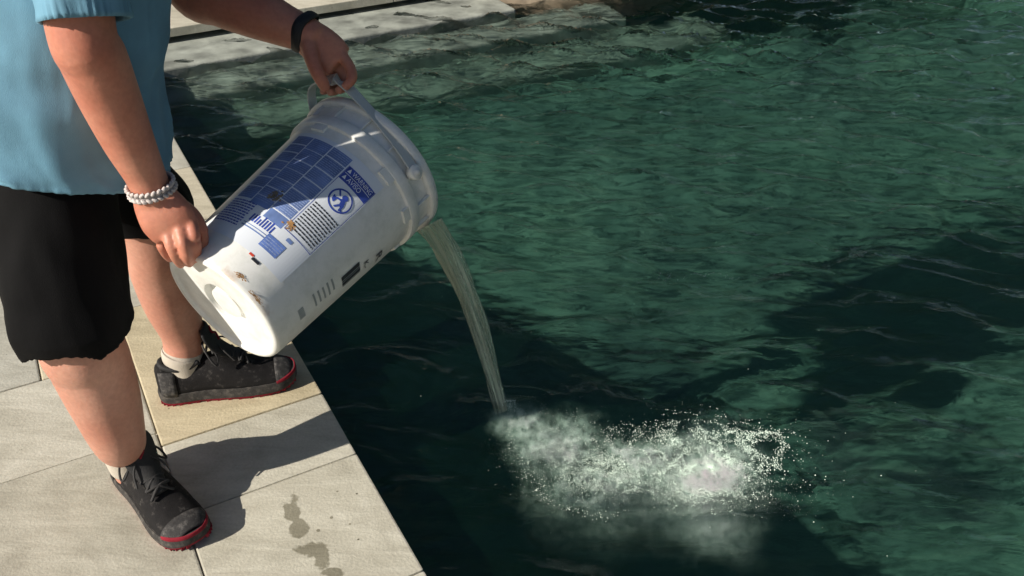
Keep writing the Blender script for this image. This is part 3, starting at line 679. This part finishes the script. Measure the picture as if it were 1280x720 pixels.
for z, f, ru, rv in spline([(.745, .005, .205, .252), (.80, .01, .204, .248), (.90, .025, .202, .250), (1.0, .06, .206, .248), (1.15, .10, .19, .242), (1.28, .125, .165, .238), (1.36, .14, .135, .215), (1.41, .15, .095, .12), (1.435, .155, .082, .09)], 90):
    dip = 0.0
    rows.append((trunk(z, f), norm(B+UPZ*.0), A, ru, rv))
def fold_shirt(q, a):
    ca, sa = math.cos(a), math.sin(a)
    h = .006*nz(ca*1.6+q*2.0, sa*1.6, q*2.2)+.010*nz(ca*4.2+q*3, sa*4.2-q*2, q*1.2+7)+.0015*nz(ca*10+q*9, sa*10, q*14)
    h += .006*max(0, 1-q*2.2)*math.sin(a*5+3*nz(ca, sa, q*2))           # soft vertical drapes near the hem
    h += .0018*math.exp(-q*34)*math.sin(a*74+2*math.sin(a*5))            # puckered hem
    w_ = a*2.0+q*5; h += .011*(1-abs(math.sin(w_+1.2*nz(ca*2, sa*2, q*4))))**3*math.exp(-((q-.22)/.2)**2)
    h += .006*math.exp(-((q-.30)/.05)**2)*math.sin(a*3+q*30)
    return h
shirt = cloth_tube('shirt', rows, 200, SHIRT, person, fold_shirt)
hemz = 0.0
for v in shirt.data.vertices:                                              # the hem swings lower at the hip
    q = max(0, (.86-v.co.z)/.125)
    if q > 0:
        d = np.array(v.co)-PC; fa = float(d@B)
        v.co.z += q*(.028-min(.08, max(-.08, .36*fa))+.002*nz(fa*20, float(d@A)*20))
def sleeve(sh, el, rs, seed, stop=1.0):
    ax = norm(el-sh); u = norm(np.cross(ax, TOC)); v = np.cross(u, ax); rows = []
    for q in np.linspace(0, 1, 50):
        r = np.interp(q, [0, .2, .6, 1], rs); rows.append((sh+(el-sh)*q*stop, u, v, r, r))
    return cloth_tube('sleeve', rows, 120, SHIRT, shirt, lambda q, a: .007*nz(math.cos(a)*2+seed, math.sin(a)*2, q*4)+.004*math.sin(a*4+q*9)+.0032*math.exp(-(1-q)*20)*math.sin(a*46+math.sin(a*7)*2))
sleeve(SHR+A*.02+UPZ*.055, atd(107, 26, 1.352), (.092, .078, .070, .0635), 3)
sleeve(SHL-A*.02+UPZ*.055, SHL*.30+ELL*.70, (.092, .080, .074, .070), 8)
rows = [(NECK+UPZ*z+B*z*.6, norm(B), A, r, r*1.02) for z, r in ((-.012, .075), (.012, .073), (.028, .074), (.012, .080), (-.012, .088))]
cloth_tube('collar', rows, 60, SHIRT, shirt, lambda q, a: .002*math.sin(a*3))
# trim strip on the shirt front, laid on the cloth
from mathutils.bvhtree import BVHTree
def drape(pts_px, obj, off=.002):
    bm = bmesh.new(); bm.from_mesh(obj.data); bvh = BVHTree.FromBMesh(bm); out = []
    for (u, v) in pts_px:
        d = Vector(norm(ray(u, v))); hit = bvh.ray_cast(Vector(_C), d)
        if hit[0] is not None: out.append(np.array(hit[0]-d*off))
    bm.free(); return out
tr = drape([(233, 2), (226, 24), (220, 44), (213, 66), (207, 86), (201, 106), (195, 126)], shirt, .001)
if len(tr) > 3: mb = MB(); mb.add(*tube(tr, [.0028]*len(tr), 40, 8)); mb.obj('seam_trim', SHIRT_DARK, shirt)

# --- shorts
sh = MB()
HEMR, HEML = atd(90, 403, 1.68), atd(186, 271, 1.965)
sh.add(*ringloft([trunk(.70, .0), trunk(.78, .0), trunk(.90, .0), trunk(1.0, .03)], [(.10, .14), (.15, .17), (.16, .175), (.15, .17)], 14, 36))
def leg_cloth(hip, hem, r0, r1):
    S = spline(np.hstack([[hip+UPZ*.04, hip*.7+hem*.3, hip*.35+hem*.65, hem+UPZ*.02, hem], np.array([[r0*.85, r0*.98, r1*1.02, r1, r1*1.015]]).T]), 24)
    sh.add(*loft(S[:, :3], list(S[:, 3]), 40, tuple(B), True, .16))
leg_cloth(HIPR+A*.02, HEMR, .108, .106); leg_cloth(HIPL, HEML, .112, .096)
shorts = fuse('shorts', sh, SHORTS, person, .005, 4)
nrm = [v.normal.copy() for v in shorts.data.vertices]
for v, vn in zip(shorts.data.vertices, nrm):
    p = v.co; k = min(1, max(0, (.95-p.z)/.3)); d = .010*nz(p.x*11, p.y*11, p.z*4)+.006*nz(p.x*26+3, p.y*26, p.z*6); d += .004*max(0, nz(p.x*7+p.z*16, p.y*7, p.z*9+5))
    hz_ = math.hypot(vn.x, vn.y)
    if hz_ > .6: v.co += Vector((vn.x, vn.y, 0))/hz_*d*k*min(1, (hz_-.6)/.3)

# the thighs stay well inside the cloth above each hem
for hip, hem, kn in ((HIPR+A*.02, HEMR, KNR), (HIPL, HEML, KNL)):
    dn = norm(hem-(hip*.35+hem*.65))
    for v in shorts.data.vertices:                       # the leg opening is hollow
        p = np.array(v.co); q = float((p-hem)@dn)
        if q > -.012:
            r = np.linalg.norm(p-hem-dn*q)
            if r < .094: v.co = Vector(p-dn*(.045*min(1, (.094-r)/.01)))
    for v in body_o.data.vertices:
        if not .44 < v.co.z < .80: continue
        p = np.array(v.co); q = float((p-hem)@dn); c = hem+dn*q; r = np.linalg.norm(p-c)
        if q < .016 and r < .15:
            f = min(1, max(0, (.016-q)/.03)); lim = .094-.016*f
            if r > lim: v.co = Vector(c+(p-c)*lim/r)
# --- socks
SOCK = cloth('pale_sock', (.50, .45, .38), 500, .9); 
for k, an in enumerate((NANK, FANK)):
    mb = MB(); top = .006 if k else -.006
    mb.add(*tube([an+UPZ*(top+.005), an+UPZ*.0-B*.002, an-UPZ*.045], [(.0455+.002*k), .0465+.002*k, .044], 12, 28, up=tuple(B))); mb.obj('sock', SOCK, person)

# --- trail shoes
def dusty(name, c, dust, scale=55.0, lo=.56, hi=.74):
    m, n, l, b = mat(name); tc = n.new('ShaderNodeTexCoord'); t = N(n, 'ShaderNodeTexNoise', i_Scale=scale, i_Detail=8.0, i_Roughness=.68); l.new(tc.outputs['Object'], t.inputs['Vector'])
    r = ramp(n, [(.3, tuple(q*.6 for q in c)), (lo, c), (hi, dust)]); l.new(t.outputs[0], r.inputs[0]); l.new(r.outputs[0], b.inputs['Base Color']); b.inputs['Roughness'].default_value = .85; b.inputs['Specular IOR Level'].default_value = .25
    w = N(n, 'ShaderNodeTexNoise', i_Scale=480.0, i_Detail=3.0); l.new(tc.outputs['Object'], w.inputs['Vector']); bump(n, l, b, w.outputs[0], .5, .003)
    return m
UPPER = dusty('dark_mesh_fabric', (.011, .010, .0105), (.085, .078, .072))
OVERLAY = dusty('grey_overlay', (.045, .043, .043), (.16, .15, .14), 70.0, .5, .75)
MIDSOLE = dusty('grey_midsole', (.045, .042, .040), (.14, .125, .11), 60.0, .5, .75)
OUTSOLE = dusty('red_rubber', (.24, .012, .026), (.22, .12, .10), 60.0, .58, .8)
LACE = simple('black_lace', (.022, .021, .021), .8, 200, .4)
TONGUE = simple('black_tongue', (.008, .008, .009), .7, 90, .3, .4, 600)
SIL = simple('silver_patch', (.36, .34, .33), .45, 80, .3)
def make_shoe(heel, toe, side, lab):
    """side: +1 when the big toe lies towards local +x"""
    heel = np.array([*heel, 0.0]); toe = np.array([*toe, 0.0]); Lg = float(np.linalg.norm(toe-heel)); fy = (toe-heel)/Lg; fx = np.array([fy[1], -fy[0], 0])
    k = Lg/.31
    def W(x, y, z): return heel+fx*x*k*1.04+fy*y*k+UPZ*(z*k*1.14+.0015)
    root = empty('shoe', tuple(heel)); root.parent = person; root.matrix_parent_inverse = WORLD[person.name].inverted(); root['label'] = lab
    ys = [.0, .004, .015, .035, .065, .10, .14, .18, .22, .255, .28, .297, .307, .310]
    hw = [.006, .020, .031, .0355, .0365, .0365, .040, .0455, .049, .0475, .042, .031, .018, .006]
    cx = [0, 0, 0, 0, 0, .001, .003, .004, .004, .005, .006, .007, .008, .008]
    tz = [.072, .084, .088, .086, .082, .092, .095, .080, .064, .055, .049, .043, .036, .030]
    outline = spline(np.array([ys, hw, cx, tz]).T, 44)
    # upper: arched sections, open top at the heel
    V = []; Fc = []; m = 22
    for (y, h, c, z) in outline:
        for j in range(m):
            a = math.pi*j/(m-1); ca, sa = math.cos(a), math.sin(a)
            xx = math.copysign(abs(ca)**.72, ca)*h*.97; zz = .024+(z-.024)*abs(sa)**.78
            xx *= 1-.20*(abs(sa)**3) ; w_ = .0012*nz(xx*60, y*60, zz*60)
            V.append(W(c*side+xx+w_, y, zz+w_))
    for i in range(len(outline)-1):
        for j in range(m-1):
            a = i*m+j
            ymid = outline[i][0]
            if .022 < ymid < .105 and 7 <= j <= m-9: continue           # foot opening
            Fc.append((a, a+1, a+m+1, a+m))
    up = mesh_obj('upper', V, Fc, UPPER, root); md = up.modifiers.new('s', 'SOLIDIFY'); md.thickness = .002; md.offset = 0
    # padded collar
    cp = [W(-.022, .10, .094), W(-.026, .075, .083), W(-.025, .045, .084), W(-.016, .022, .089), W(0, .015, .091), W(.016, .022, .089), W(.025, .045, .084), W(.026, .075, .083), W(.022, .10, .094)]
    mb = MB(); mb.add(*tube(cp, [.0065]*9, 40, 10)); mb.obj('collar', TONGUE, root)
    # midsole and lugged outsole
    def slab_sole(name, z0, z1, e0, e1, mtl, wave=0.0, y0=-1, y1=1, rise=0.0):
        V = []; Fc = []; L_ = []
        ol = [o for o in outline if y0 <= o[0] <= y1]
        left = [(o[2]*side-o[1], o[0]) for o in ol]; right = [(o[2]*side+o[1], o[0]) for o in ol]
        loop = left+right[::-1]; nl = len(loop); cyc = np.array(loop); cen = cyc.mean(0)
        for (z, e) in ((z0, e0), ((z0+z1)/2, max(e0, e1)+.001), (z1, e1)):
            for (x, y) in loop:
                d = norm(np.array([x, (y-.155)*.35])+1e-6); lift = .012*max(0, (y-.25)/.06)**2+.004*max(0, (.03-y)/.03)**2
                zz = z+lift+(wave*math.sin(y*420) if z == z0 else 0)+rise*max(0, (y-.27)/.04)*(z == z1)
                V.append(W(x+d[0]*e, y+d[1]*e, zz))
        for r in range(2):
            for i in range(nl):
                a = r*nl+i; b2 = r*nl+(i+1) % nl; Fc.append((a, b2, b2+nl, a+nl))
        Fc.append(tuple(range(nl-1, -1, -1))); Fc.append(tuple(range(2*nl, 3*nl)))
        o = mesh_obj(name, V, Fc, mtl, root, True); md = o.modifiers.new('e', 'EDGE_SPLIT'); md.split_angle = R_(40); return o
    slab_sole('midsole', .0078, .029, .0035, .0015, MIDSOLE)
    osl = slab_sole('outsole', .0015, .0090, .0, .0015, OUTSOLE, .0012)
    for q in range(3, 40, 2):
        y, h, c, z = outline[q]
        for sg in (-1, 1):
            lift = .012*max(0, (y-.25)/.06)**2
            v, f = box_verts(c*side+sg*h*.98-.006, c*side+sg*h*.98+.0008, y-.0035, y+.0035, -.001+lift, .008+lift)
            mesh_obj('lug', [W(*p) for p in v], f, OUTSOLE, osl, False)
    # red toe rand climbing the tip
    mb = MB(); ol = [o for o in outline if o[0] > .262]
    tp = [W(o[2]*side-o[1]*.99, o[0]+.001, .026+.010*max(0, (o[0]-.25)/.06)) for o in ol]+[W(o[2]*side+o[1]*.99, o[0]+.001, .026+.010*max(0, (o[0]-.25)/.06)) for o in ol[::-1]]
    mb.add(*tube(tp, [(.0028, .0065)]*len(tp), 40, 10)); mb.obj('toe_rand', OUTSOLE, root)
    # overlays: toe cap, side bands, silver patch
    def patch(name, y0, y1, j0, j1, mtl, off=.0026):
        V = []; Fc = []
        ysel = [i for i, o in enumerate(outline) if y0 <= o[0] <= y1]
        for i in ysel:
            y, h, c, z = outline[i]
            for j in range(j0, j1+1):
                a = math.pi*j/(m-1); ca, sa = math.cos(a), math.sin(a); xx = math.copysign(abs(ca)**.72, ca)*h*.97*(1-.20*abs(sa)**3); zz = .024+(z-.024)*abs(sa)**.78
                V.append(W(c*side+xx+ca*off, y, zz+sa*off))
        w_ = j1-j0+1
        for i in range(len(ysel)-1):
            for j in range(w_-1): a = i*w_+j; Fc.append((a, a+1, a+w_+1, a+w_))
        if Fc:
            o = mesh_obj(name, V, Fc, mtl, root); md = o.modifiers.new('s', 'SOLIDIFY'); md.thickness = .002; md.offset = 0
    patch('toe_cap', .262, .303, 1, m-2, OVERLAY); patch('heel_cup', .006, .05, 0, 6, OVERLAY); patch('heel_cup', .006, .05, m-7, m-1, OVERLAY)
    for yy in (.118, .145, .172): patch('side_band', yy, yy+.013, 1, 7, OVERLAY); patch('side_band', yy, yy+.013, m-8, m-2, OVERLAY)
    patch('vamp_band', .205, .222, 3, m-4, OVERLAY); patch('silver_patch', .182, .20, 1, 4, SIL); patch('silver_patch', .182, .20, m-5, m-2, SIL)
    # tongue
    V = []; Fc = []
    for i, (y, z, h) in enumerate(((.21, .067, .014), (.18, .086, .018), (.158, .102, .027), (.144, .120, .032), (.134, .140, .034), (.129, .156, .031), (.127, .162, .016))):
        for j in range(9):
            q = (j-4)/4; V.append(W(h*q, y-.010*q*q, z+.006*(1-q*q)))
    for i in range(6):
        for j in range(8): a = i*9+j; Fc.append((a, a+1, a+10, a+9))
    tg = mesh_obj('tongue', V, Fc, TONGUE, root); md = tg.modifiers.new('s', 'SOLIDIFY'); md.thickness = .008; md = tg.modifiers.new('b', 'SUBSURF'); md.levels = 1; md.render_levels = 1
    mb = MB(); mb.add(*tube([W(-.004, .138, .160), W(.007, .143, .151), W(-.006, .149, .141), W(.005, .155, .130)], [.0026]*4, 16, 6)); mb.obj('tongue_mark', OUTSOLE, tg)
    # laces: crossings, knot, two loops, two ends
    lz = lambda y: np.interp(y, [.115, .14, .17, .20, .215], [.122, .116, .100, .085, .076])
    prev = None
    for q, y in enumerate((.122, .140, .158, .176, .194)):
        for sg in (-1, 1):
            mb = MB(); mb.add(*tube([W(-.023*sg, y, lz(y)-.006), W(0, y+.007, lz(y+.007)+.003), W(.023*sg, y+.016, lz(y+.016)-.008)], [.0032]*3, 12, 7)); mb.obj('lace', LACE, root)
    kz = lz(.128)+.006
    mb = MB(); mb.add(*tube([W(-.007, .126, kz), W(0, .127, kz+.004), W(.007, .126, kz)], [.005, .0065, .005], 8, 8)); mb.obj('lace_knot', LACE, root)
    for sg in (-1, 1):
        mb = MB(); mb.add(*tube([W(0, .127, kz+.002), W(.018*sg, .118, kz+.008), W(.040*sg, .128, kz-.012), W(.047*sg, .142, kz-.032), W(.036*sg, .146, kz-.022), W(.016*sg, .136, kz+.002), W(0, .127, kz+.002)], [.0024]*7, 36, 7)); mb.obj('lace_loop', LACE, root)
        mb = MB(); mb.add(*tube([W(0, .128, kz), W(.014*sg, .150, kz-.002), W(.028*sg, .165, kz-.014), W(.034*sg, .182, kz-.034)], [.0023]*4, 20, 7)); mb.obj('lace_end', LACE, root)
    return root
make_shoe((-.868, 1.478), (-.648, 1.255), -1, 'black shoe turned out, red toe edge, on the right foot')
make_shoe((-.862, 1.722), (-.548, 1.806), 1, 'black shoe on the left foot at the pool edge')

# --- bracelets
CORD = simple('grey_braided_cord', (.30, .27, .27), .8, 300, .4, .5, 800); CORDW = simple('pale_braided_cord', (.58, .52, .50), .8, 300, .3, .5, 800)
ax = norm(atd(192, 246, 1.575)-atd(182, 220, 1.55)); bu = norm(np.cross(ax, TOC)); bv = np.cross(bu, ax); bc = atd(189, 234, 1.563)
br = MB().add(*loft([bc+(bu*math.cos(a)*.0362+bv*math.sin(a)*.0355) for a in np.linspace(0, 2*math.pi, 49)], [(.0028, .0075)]*49, 8, tuple(ax+np.array([.001, 0, 0])), cap=False)).obj('bracelet', CORD, person)
br['label'] = 'grey braided cord bracelet'
for sgn in (-1, 1):
    mb = MB()
    for k in range(26):
        a = 2*math.pi*k/26; c = bc+ax*sgn*.0062+(bu*math.cos(a)*.0378+bv*math.sin(a)*.0370); tn = -bu*math.sin(a)+bv*math.cos(a)
        mb.add(*loft([c-tn*.0034-ax*.003*sgn, c+(c-bc)*.05, c+tn*.0034+ax*.002*sgn], [.0027, .0036, .0027], 8, tuple(ax)))
    mb.obj('cord_knots', CORDW, br)
ax = norm(atd(392, 50, 1.795)-atd(356, 32, 1.797)); bu = norm(np.cross(ax, TOC)); bv = np.cross(bu, ax); bc = atd(381, 40, 1.796)
wb = MB()
wb.add(*loft([bc+ax*.003*math.sin(3*a)+(bu*math.cos(a)*.0390+bv*math.sin(a)*.0375) for a in np.linspace(0, 2*math.pi, 49)], [(.0042, .0115)]*49, 10, tuple(ax+np.array([.001, 0, 0])), cap=False))
wbo = wb.obj('wristband', simple('black_wristband', (.008, .008, .009), .6, 100, .3, .4, 500), person); wbo['label'] = 'black wristband'

# ------------------------------------------------------------------ splash and foam (nobody could count the bubbles)
FOAM, n, l, b = mat('foam_bubble')
b.inputs['Base Color'].default_value = (.72, .86, .75, 1); b.inputs['Roughness'].default_value = .35; b.inputs['Subsurface Weight'].default_value = .0
OCT_V = np.array([(1, 0, 0), (-1, 0, 0), (0, 1, 0), (0, -1, 0), (0, 0, 1), (0, 0, -1)], float)
OCT_F = np.array([(0, 2, 4), (2, 1, 4), (1, 3, 4), (3, 0, 4), (2, 0, 5), (1, 2, 5), (3, 1, 5), (0, 3, 5)])
def bubbles(name, pts, rad, mtl, label):
    pts = np.asarray(pts, float); rad = np.asarray(rad, float)
    V = (pts[:, None, :]+OCT_V[None]*rad[:, None, None]).reshape(-1, 3); Fb = (OCT_F[None]+6*np.arange(len(pts))[:, None, None]).reshape(-1, 3)
    me = bpy.data.meshes.new(name); me.from_pydata(V.tolist(), [], Fb.tolist()); me.update()
    o = link_mesh(name, me, mtl, None, True); tag(o, label, kind='stuff'); return o
def surf(u, v): return onz(u, v, WATER_Z)
pts, rad = [], []
def put(p, dz, r): p = np.array(p); p[2] = WATER_Z+dz+(.0042 if dz > 0 else 0); pts.append(p); rad.append(r)
def lace(p):       # web of foam: high along wandering cell walls
    a = noise.noise(Vector((p[0]*21, p[1]*21, 1.7)))+.5*noise.noise(Vector((p[0]*47, p[1]*47, 4.1))); return 1-min(1, abs(a)*3.2)
def froth(u, v, su, sv, n_, gain, r0, r1):
    for a, c, q in zip(rng.normal(u, su, n_), rng.normal(v, sv, n_), rng.random(n_)):
        p = surf(a, c)
        if q > (gain*lace(p))**1.6: continue
        put(p, .0005, r0+(r1-r0)*rng.random()**2.5)
froth(885, 583, 42, 24, 17000, 1.15, .0005, .0016); froth(765, 584, 46, 22, 12000, 1.0, .0004, .0013)
froth(690, 552, 28, 24, 5000, .9, .0004, .0009); froth(636, 515, 7, 6, 500, 1.4, .0005, .0013); froth(835, 552, 56, 10, 4200, 1.0, .0005, .0017); froth(945, 562, 22, 17, 2600, 1.0, .0005, .0018)
for (u, v, su, sv, n_) in ((893, 588, 22, 14, 9000), (872, 600, 27, 14, 5000), (762, 592, 36, 15, 5000), (800, 560, 40, 12, 1200)):     # thick head of foam
    for a, c in zip(rng.normal(u, su, n_), rng.normal(v, sv, n_)):
        p = surf(a, c)
        if noise.noise(Vector((p[0]*30, p[1]*30, 8)))+.4*noise.noise(Vector((p[0]*75, p[1]*75, 2))) > -.25: put(p, .0004, rng.uniform(.0004, .0010))
for (u, v, su, sv, n_, z1) in ((888, 592, 27, 16, 12000, .05), (765, 586, 36, 15, 5000, .05), (692, 548, 18, 15, 1200, .05), (985, 600, 30, 18, 250, .05)):
    for a, c, q in zip(rng.normal(u, su, n_), rng.normal(v, sv, n_), rng.random(n_)): put(surf(a, c), -.003-z1*q**1.6, rng.uniform(.0004, .0009))
for (arc, n_, sp_) in (([(905, 545), (930, 552), (955, 545), (975, 552), (970, 580), (955, 592)], 520, 3.2), ([(810, 548), (835, 545), (850, 556), (870, 548)], 240, 4), ([(640, 520), (640, 548), (652, 580), (668, 605), (690, 625), (720, 640), (770, 648)], 260, 4.5),
                       ([(822, 344), (830, 339), (838, 342), (832, 347), (856, 346), (868, 342), (880, 346), (895, 340), (918, 347), (945, 344), (980, 347)], 150, 1.3)):
    for q in spline(arc, n_):
        if noise.noise(Vector((q[0]*.12, q[1]*.12, 1))) < -.2: continue
        put(surf(q[0]+rng.normal(0, sp_), q[1]+rng.normal(0, sp_*.6)), .0006, rng.uniform(.0005, .0016))
for k in range(80):
    u, v = rng.normal(985, 45), rng.normal(590, 36)
    if k > 50: u, v = rng.uniform(420, 1250), rng.uniform(260, 700)
    p = surf(u, v)
    if (p-O)@B > .08: put(p, .0005, rng.uniform(.0008, .0024) if k <= 50 else rng.uniform(.0006, .0012))
pts = np.array(pts); pts[:, 2] += water_h(pts[:, 0], pts[:, 1])
bubbles('splash_foam', pts, rad, FOAM, 'white foam and bubbles churned up where the poured liquid lands')
# milky cloud of driven-in air and chemical just under the surface: soft, denser in the middle
m, n, l, b = mat('aerated_water'); n.remove(b)
geo = n.new('ShaderNodeNewGeometry'); total = None
wob = N(n, 'ShaderNodeTexNoise', i_Scale=9.0, i_Detail=3.0); l.new(geo.outputs['Position'], wob.inputs['Vector'])
wsub = N(n, 'ShaderNodeVectorMath', operation='SUBTRACT'); l.new(wob.outputs['Color'], wsub.inputs[0]); wsub.inputs[1].default_value = (.5, .5, .5)
wsc = N(n, 'ShaderNodeVectorMath', operation='SCALE'); l.new(wsub.outputs[0], wsc.inputs[0]); wsc.inputs['Scale'].default_value = .12
wadd = N(n, 'ShaderNodeVectorMath', operation='ADD'); l.new(geo.outputs['Position'], wadd.inputs[0]); l.new(wsc.outputs[0], wadd.inputs[1])
for (u, v, dz, ra, rb, rc, k) in ((888, 588, .004, .085, .058, .016, 190), (765, 585, .005, .14, .062, .015, 95), (700, 550, .006, .085, .072, .015, 60), (652, 522, .006, .050, .045, .015, 65), (835, 560, .006, .16, .035, .014, 40), (885, 598, .05, .13, .10, .05, 16), (815, 590, .06, .25, .11, .06, 6), (690, 545, .05, .09, .08, .05, 12), (898, 640, .05, .065, .11, .05, 7)):
    c = surf(u, v)+np.array([0, 0, -dz]); mp = n.new('ShaderNodeMapping'); mp.vector_type = 'TEXTURE'
    mp.inputs['Location'].default_value = tuple(c); mp.inputs['Rotation'].default_value = (0, 0, ROTZ); mp.inputs['Scale'].default_value = (ra, rb, rc); l.new(wadd.outputs[0], mp.inputs[0])
    dt = N(n, 'ShaderNodeVectorMath', operation='DOT_PRODUCT'); l.new(mp.outputs[0], dt.inputs[0]); l.new(mp.outputs[0], dt.inputs[1])
    ng = N(n, 'ShaderNodeMath', operation='MULTIPLY'); l.new(dt.outputs['Value'], ng.inputs[0]); ng.inputs[1].default_value = -1.3
    ex = N(n, 'ShaderNodeMath', operation='EXPONENT'); l.new(ng.outputs[0], ex.inputs[0])
    ma = N(n, 'ShaderNodeMath', operation='MULTIPLY_ADD'); l.new(ex.outputs[0], ma.inputs[0]); ma.inputs[1].default_value = k
    if total is None: ma.inputs[2].default_value = -.35
    else: l.new(total, ma.inputs[2])
    total = ma.outputs[0]
clumps = N(n, 'ShaderNodeTexNoise', i_Scale=46.0, i_Detail=4.0, i_Roughness=.65); l.new(geo.outputs['Position'], clumps.inputs['Vector'])
cr = ramp(n, [(.40, (.10, .10, .10)), (.62, (1.6, 1.6, 1.6))]); l.new(clumps.outputs[0], cr.inputs[0])
mx = N(n, 'ShaderNodeMath', operation='MAXIMUM'); l.new(total, mx.inputs[0]); mx.inputs[1].default_value = 0.0
ml = N(n, 'ShaderNodeMath', operation='MULTIPLY'); l.new(mx.outputs[0], ml.inputs[0]); l.new(cr.outputs[0], ml.inputs[1])
vs = n.new('ShaderNodeVolumeScatter'); vs.inputs['Color'].default_value = (.64, .96, .76, 1); l.new(ml.outputs[0], vs.inputs['Density']); l.new(vs.outputs[0], n['Material Output'].inputs['Volume'])
bcen = surf(835, 600); vv, ff = box_verts(-.50, .38, -.30, .66, -.26, .0045)
cl = mesh_obj('bubble_cloud', [bcen+B*q[0]+A*q[1]+UPZ*q[2] for q in vv], ff, m, None, False); tag(cl, 'milky cloud of bubbles driven under the pool surface', kind='stuff')

# ------------------------------------------------------------------ raised stone basin at the far side of the pool
bc_ = stz(3.95, 2.75); basin = empty('stone_basin', tuple(bc_+np.array([0, 0, -.3]))); tag(basin, 'tan stone rim of a round raised basin beyond the pool steps', 'basin')
X_, Y_ = norm(-A), norm(np.cross(UPZ, norm(-A)))
mesh_obj('basin_wall', *lathe([(.80, -.3), (1.06, -.3), (1.06, .08), (.82, .08), (.80, -.3)], bc_, UPZ, X_, Y_, 72), TAN_STONE, basin, False)
for k in range(22):
    a0 = k*360/22; V, Fc = lathe([(.76, .083), (1.10, .083), (1.105, .09), (1.105, .125), (1.095, .133), (.77, .133), (.76, .125), (.76, .083)], bc_, UPZ, X_, Y_, 5, (a0+.35, a0+360/22-.35))
    m_ = 6; nP = 8; Fc = Fc+[tuple(i*m_ for i in range(nP-1)), tuple(i*m_+5 for i in range(nP-2, -1, -1))]
    mesh_obj('coping_stone', V, Fc, TAN_STONE, basin, False)

# ------------------------------------------------------------------ trees added out of view above the frame, to darken what the water mirrors
LEAF = simple('tree_leaf', (.035, .07, .02), .6, 3, .4); BARK = simple('bark', (.09, .07, .05), .9, 20, .4, .8, 30)
def make_added_tree(x, y, h, rad_, seed):
    r5 = np.random.default_rng(seed); root = empty('added_tree', (x, y, -.32)); tag(root, 'one of the tall leafy trees added out of view to darken the water reflections', 'added_tree', 'trees added out of view for dark reflections')
    base = np.array([x, y, -.34]); mb = MB(); mb.add(*tube([base, base+UPZ*h*.3+np.array([.1, 0, 0]), base+UPZ*h*.85], [.22, .16, .04], 16, 10, up=(0, 1, 0)))
    for k in range(7):
        a = k*2.4+seed; z = h*(.25+.08*k); mb.add(*tube([base+UPZ*z, base+UPZ*(z+h*.06)+np.array([math.cos(a), math.sin(a), 0])*rad_*.4, base+UPZ*(z+h*.1)+np.array([math.cos(a), math.sin(a), 0])*rad_*.8], [.08, .05, .02], 8, 7))
    mb.obj('trunk', BARK, root)
    nclump = 60; cl = r5.normal(0, 1, (nclump, 3)); cl /= np.linalg.norm(cl, axis=1)[:, None]; cl *= (r5.random(nclump)**.4)[:, None]
    cen = base+UPZ*h*.56; cp = cen+cl*np.array([rad_, rad_, h*.46])
    nl = 5200; w = r5.integers(0, nclump, nl); p = cp[w]+r5.normal(0, .38, (nl, 3)); u = r5.normal(0, 1, (nl, 3)); u /= np.linalg.norm(u, axis=1)[:, None]; v = np.cross(u, r5.normal(0, 1, (nl, 3))); v /= np.linalg.norm(v, axis=1)[:, None]
    sz = r5.uniform(.09, .17, nl)[:, None]
    V = np.stack([p-u*sz, p-v*sz*.55, p+u*sz, p+v*sz*.55], 1).reshape(-1, 3); Fl = np.arange(nl*4).reshape(-1, 4)
    me = bpy.data.meshes.new('crown'); me.from_pydata(V.tolist(), [], Fl.tolist()); me.update(); link_mesh('crown', me, LEAF, root, False)
for k, (x, y, h, r) in enumerate(((-5.5, 10.0, 9, 2.4), (-2.0, 11.5, 10.5, 2.7), (1.8, 11.0, 9.5, 2.5), (5.4, 11.8, 10.5, 2.7), (8.6, 9.4, 9.5, 2.5), (10.8, 6.2, 9, 2.4), (11.5, 2.5, 9, 2.4))):
    make_added_tree(x, y, h, r, k+1)
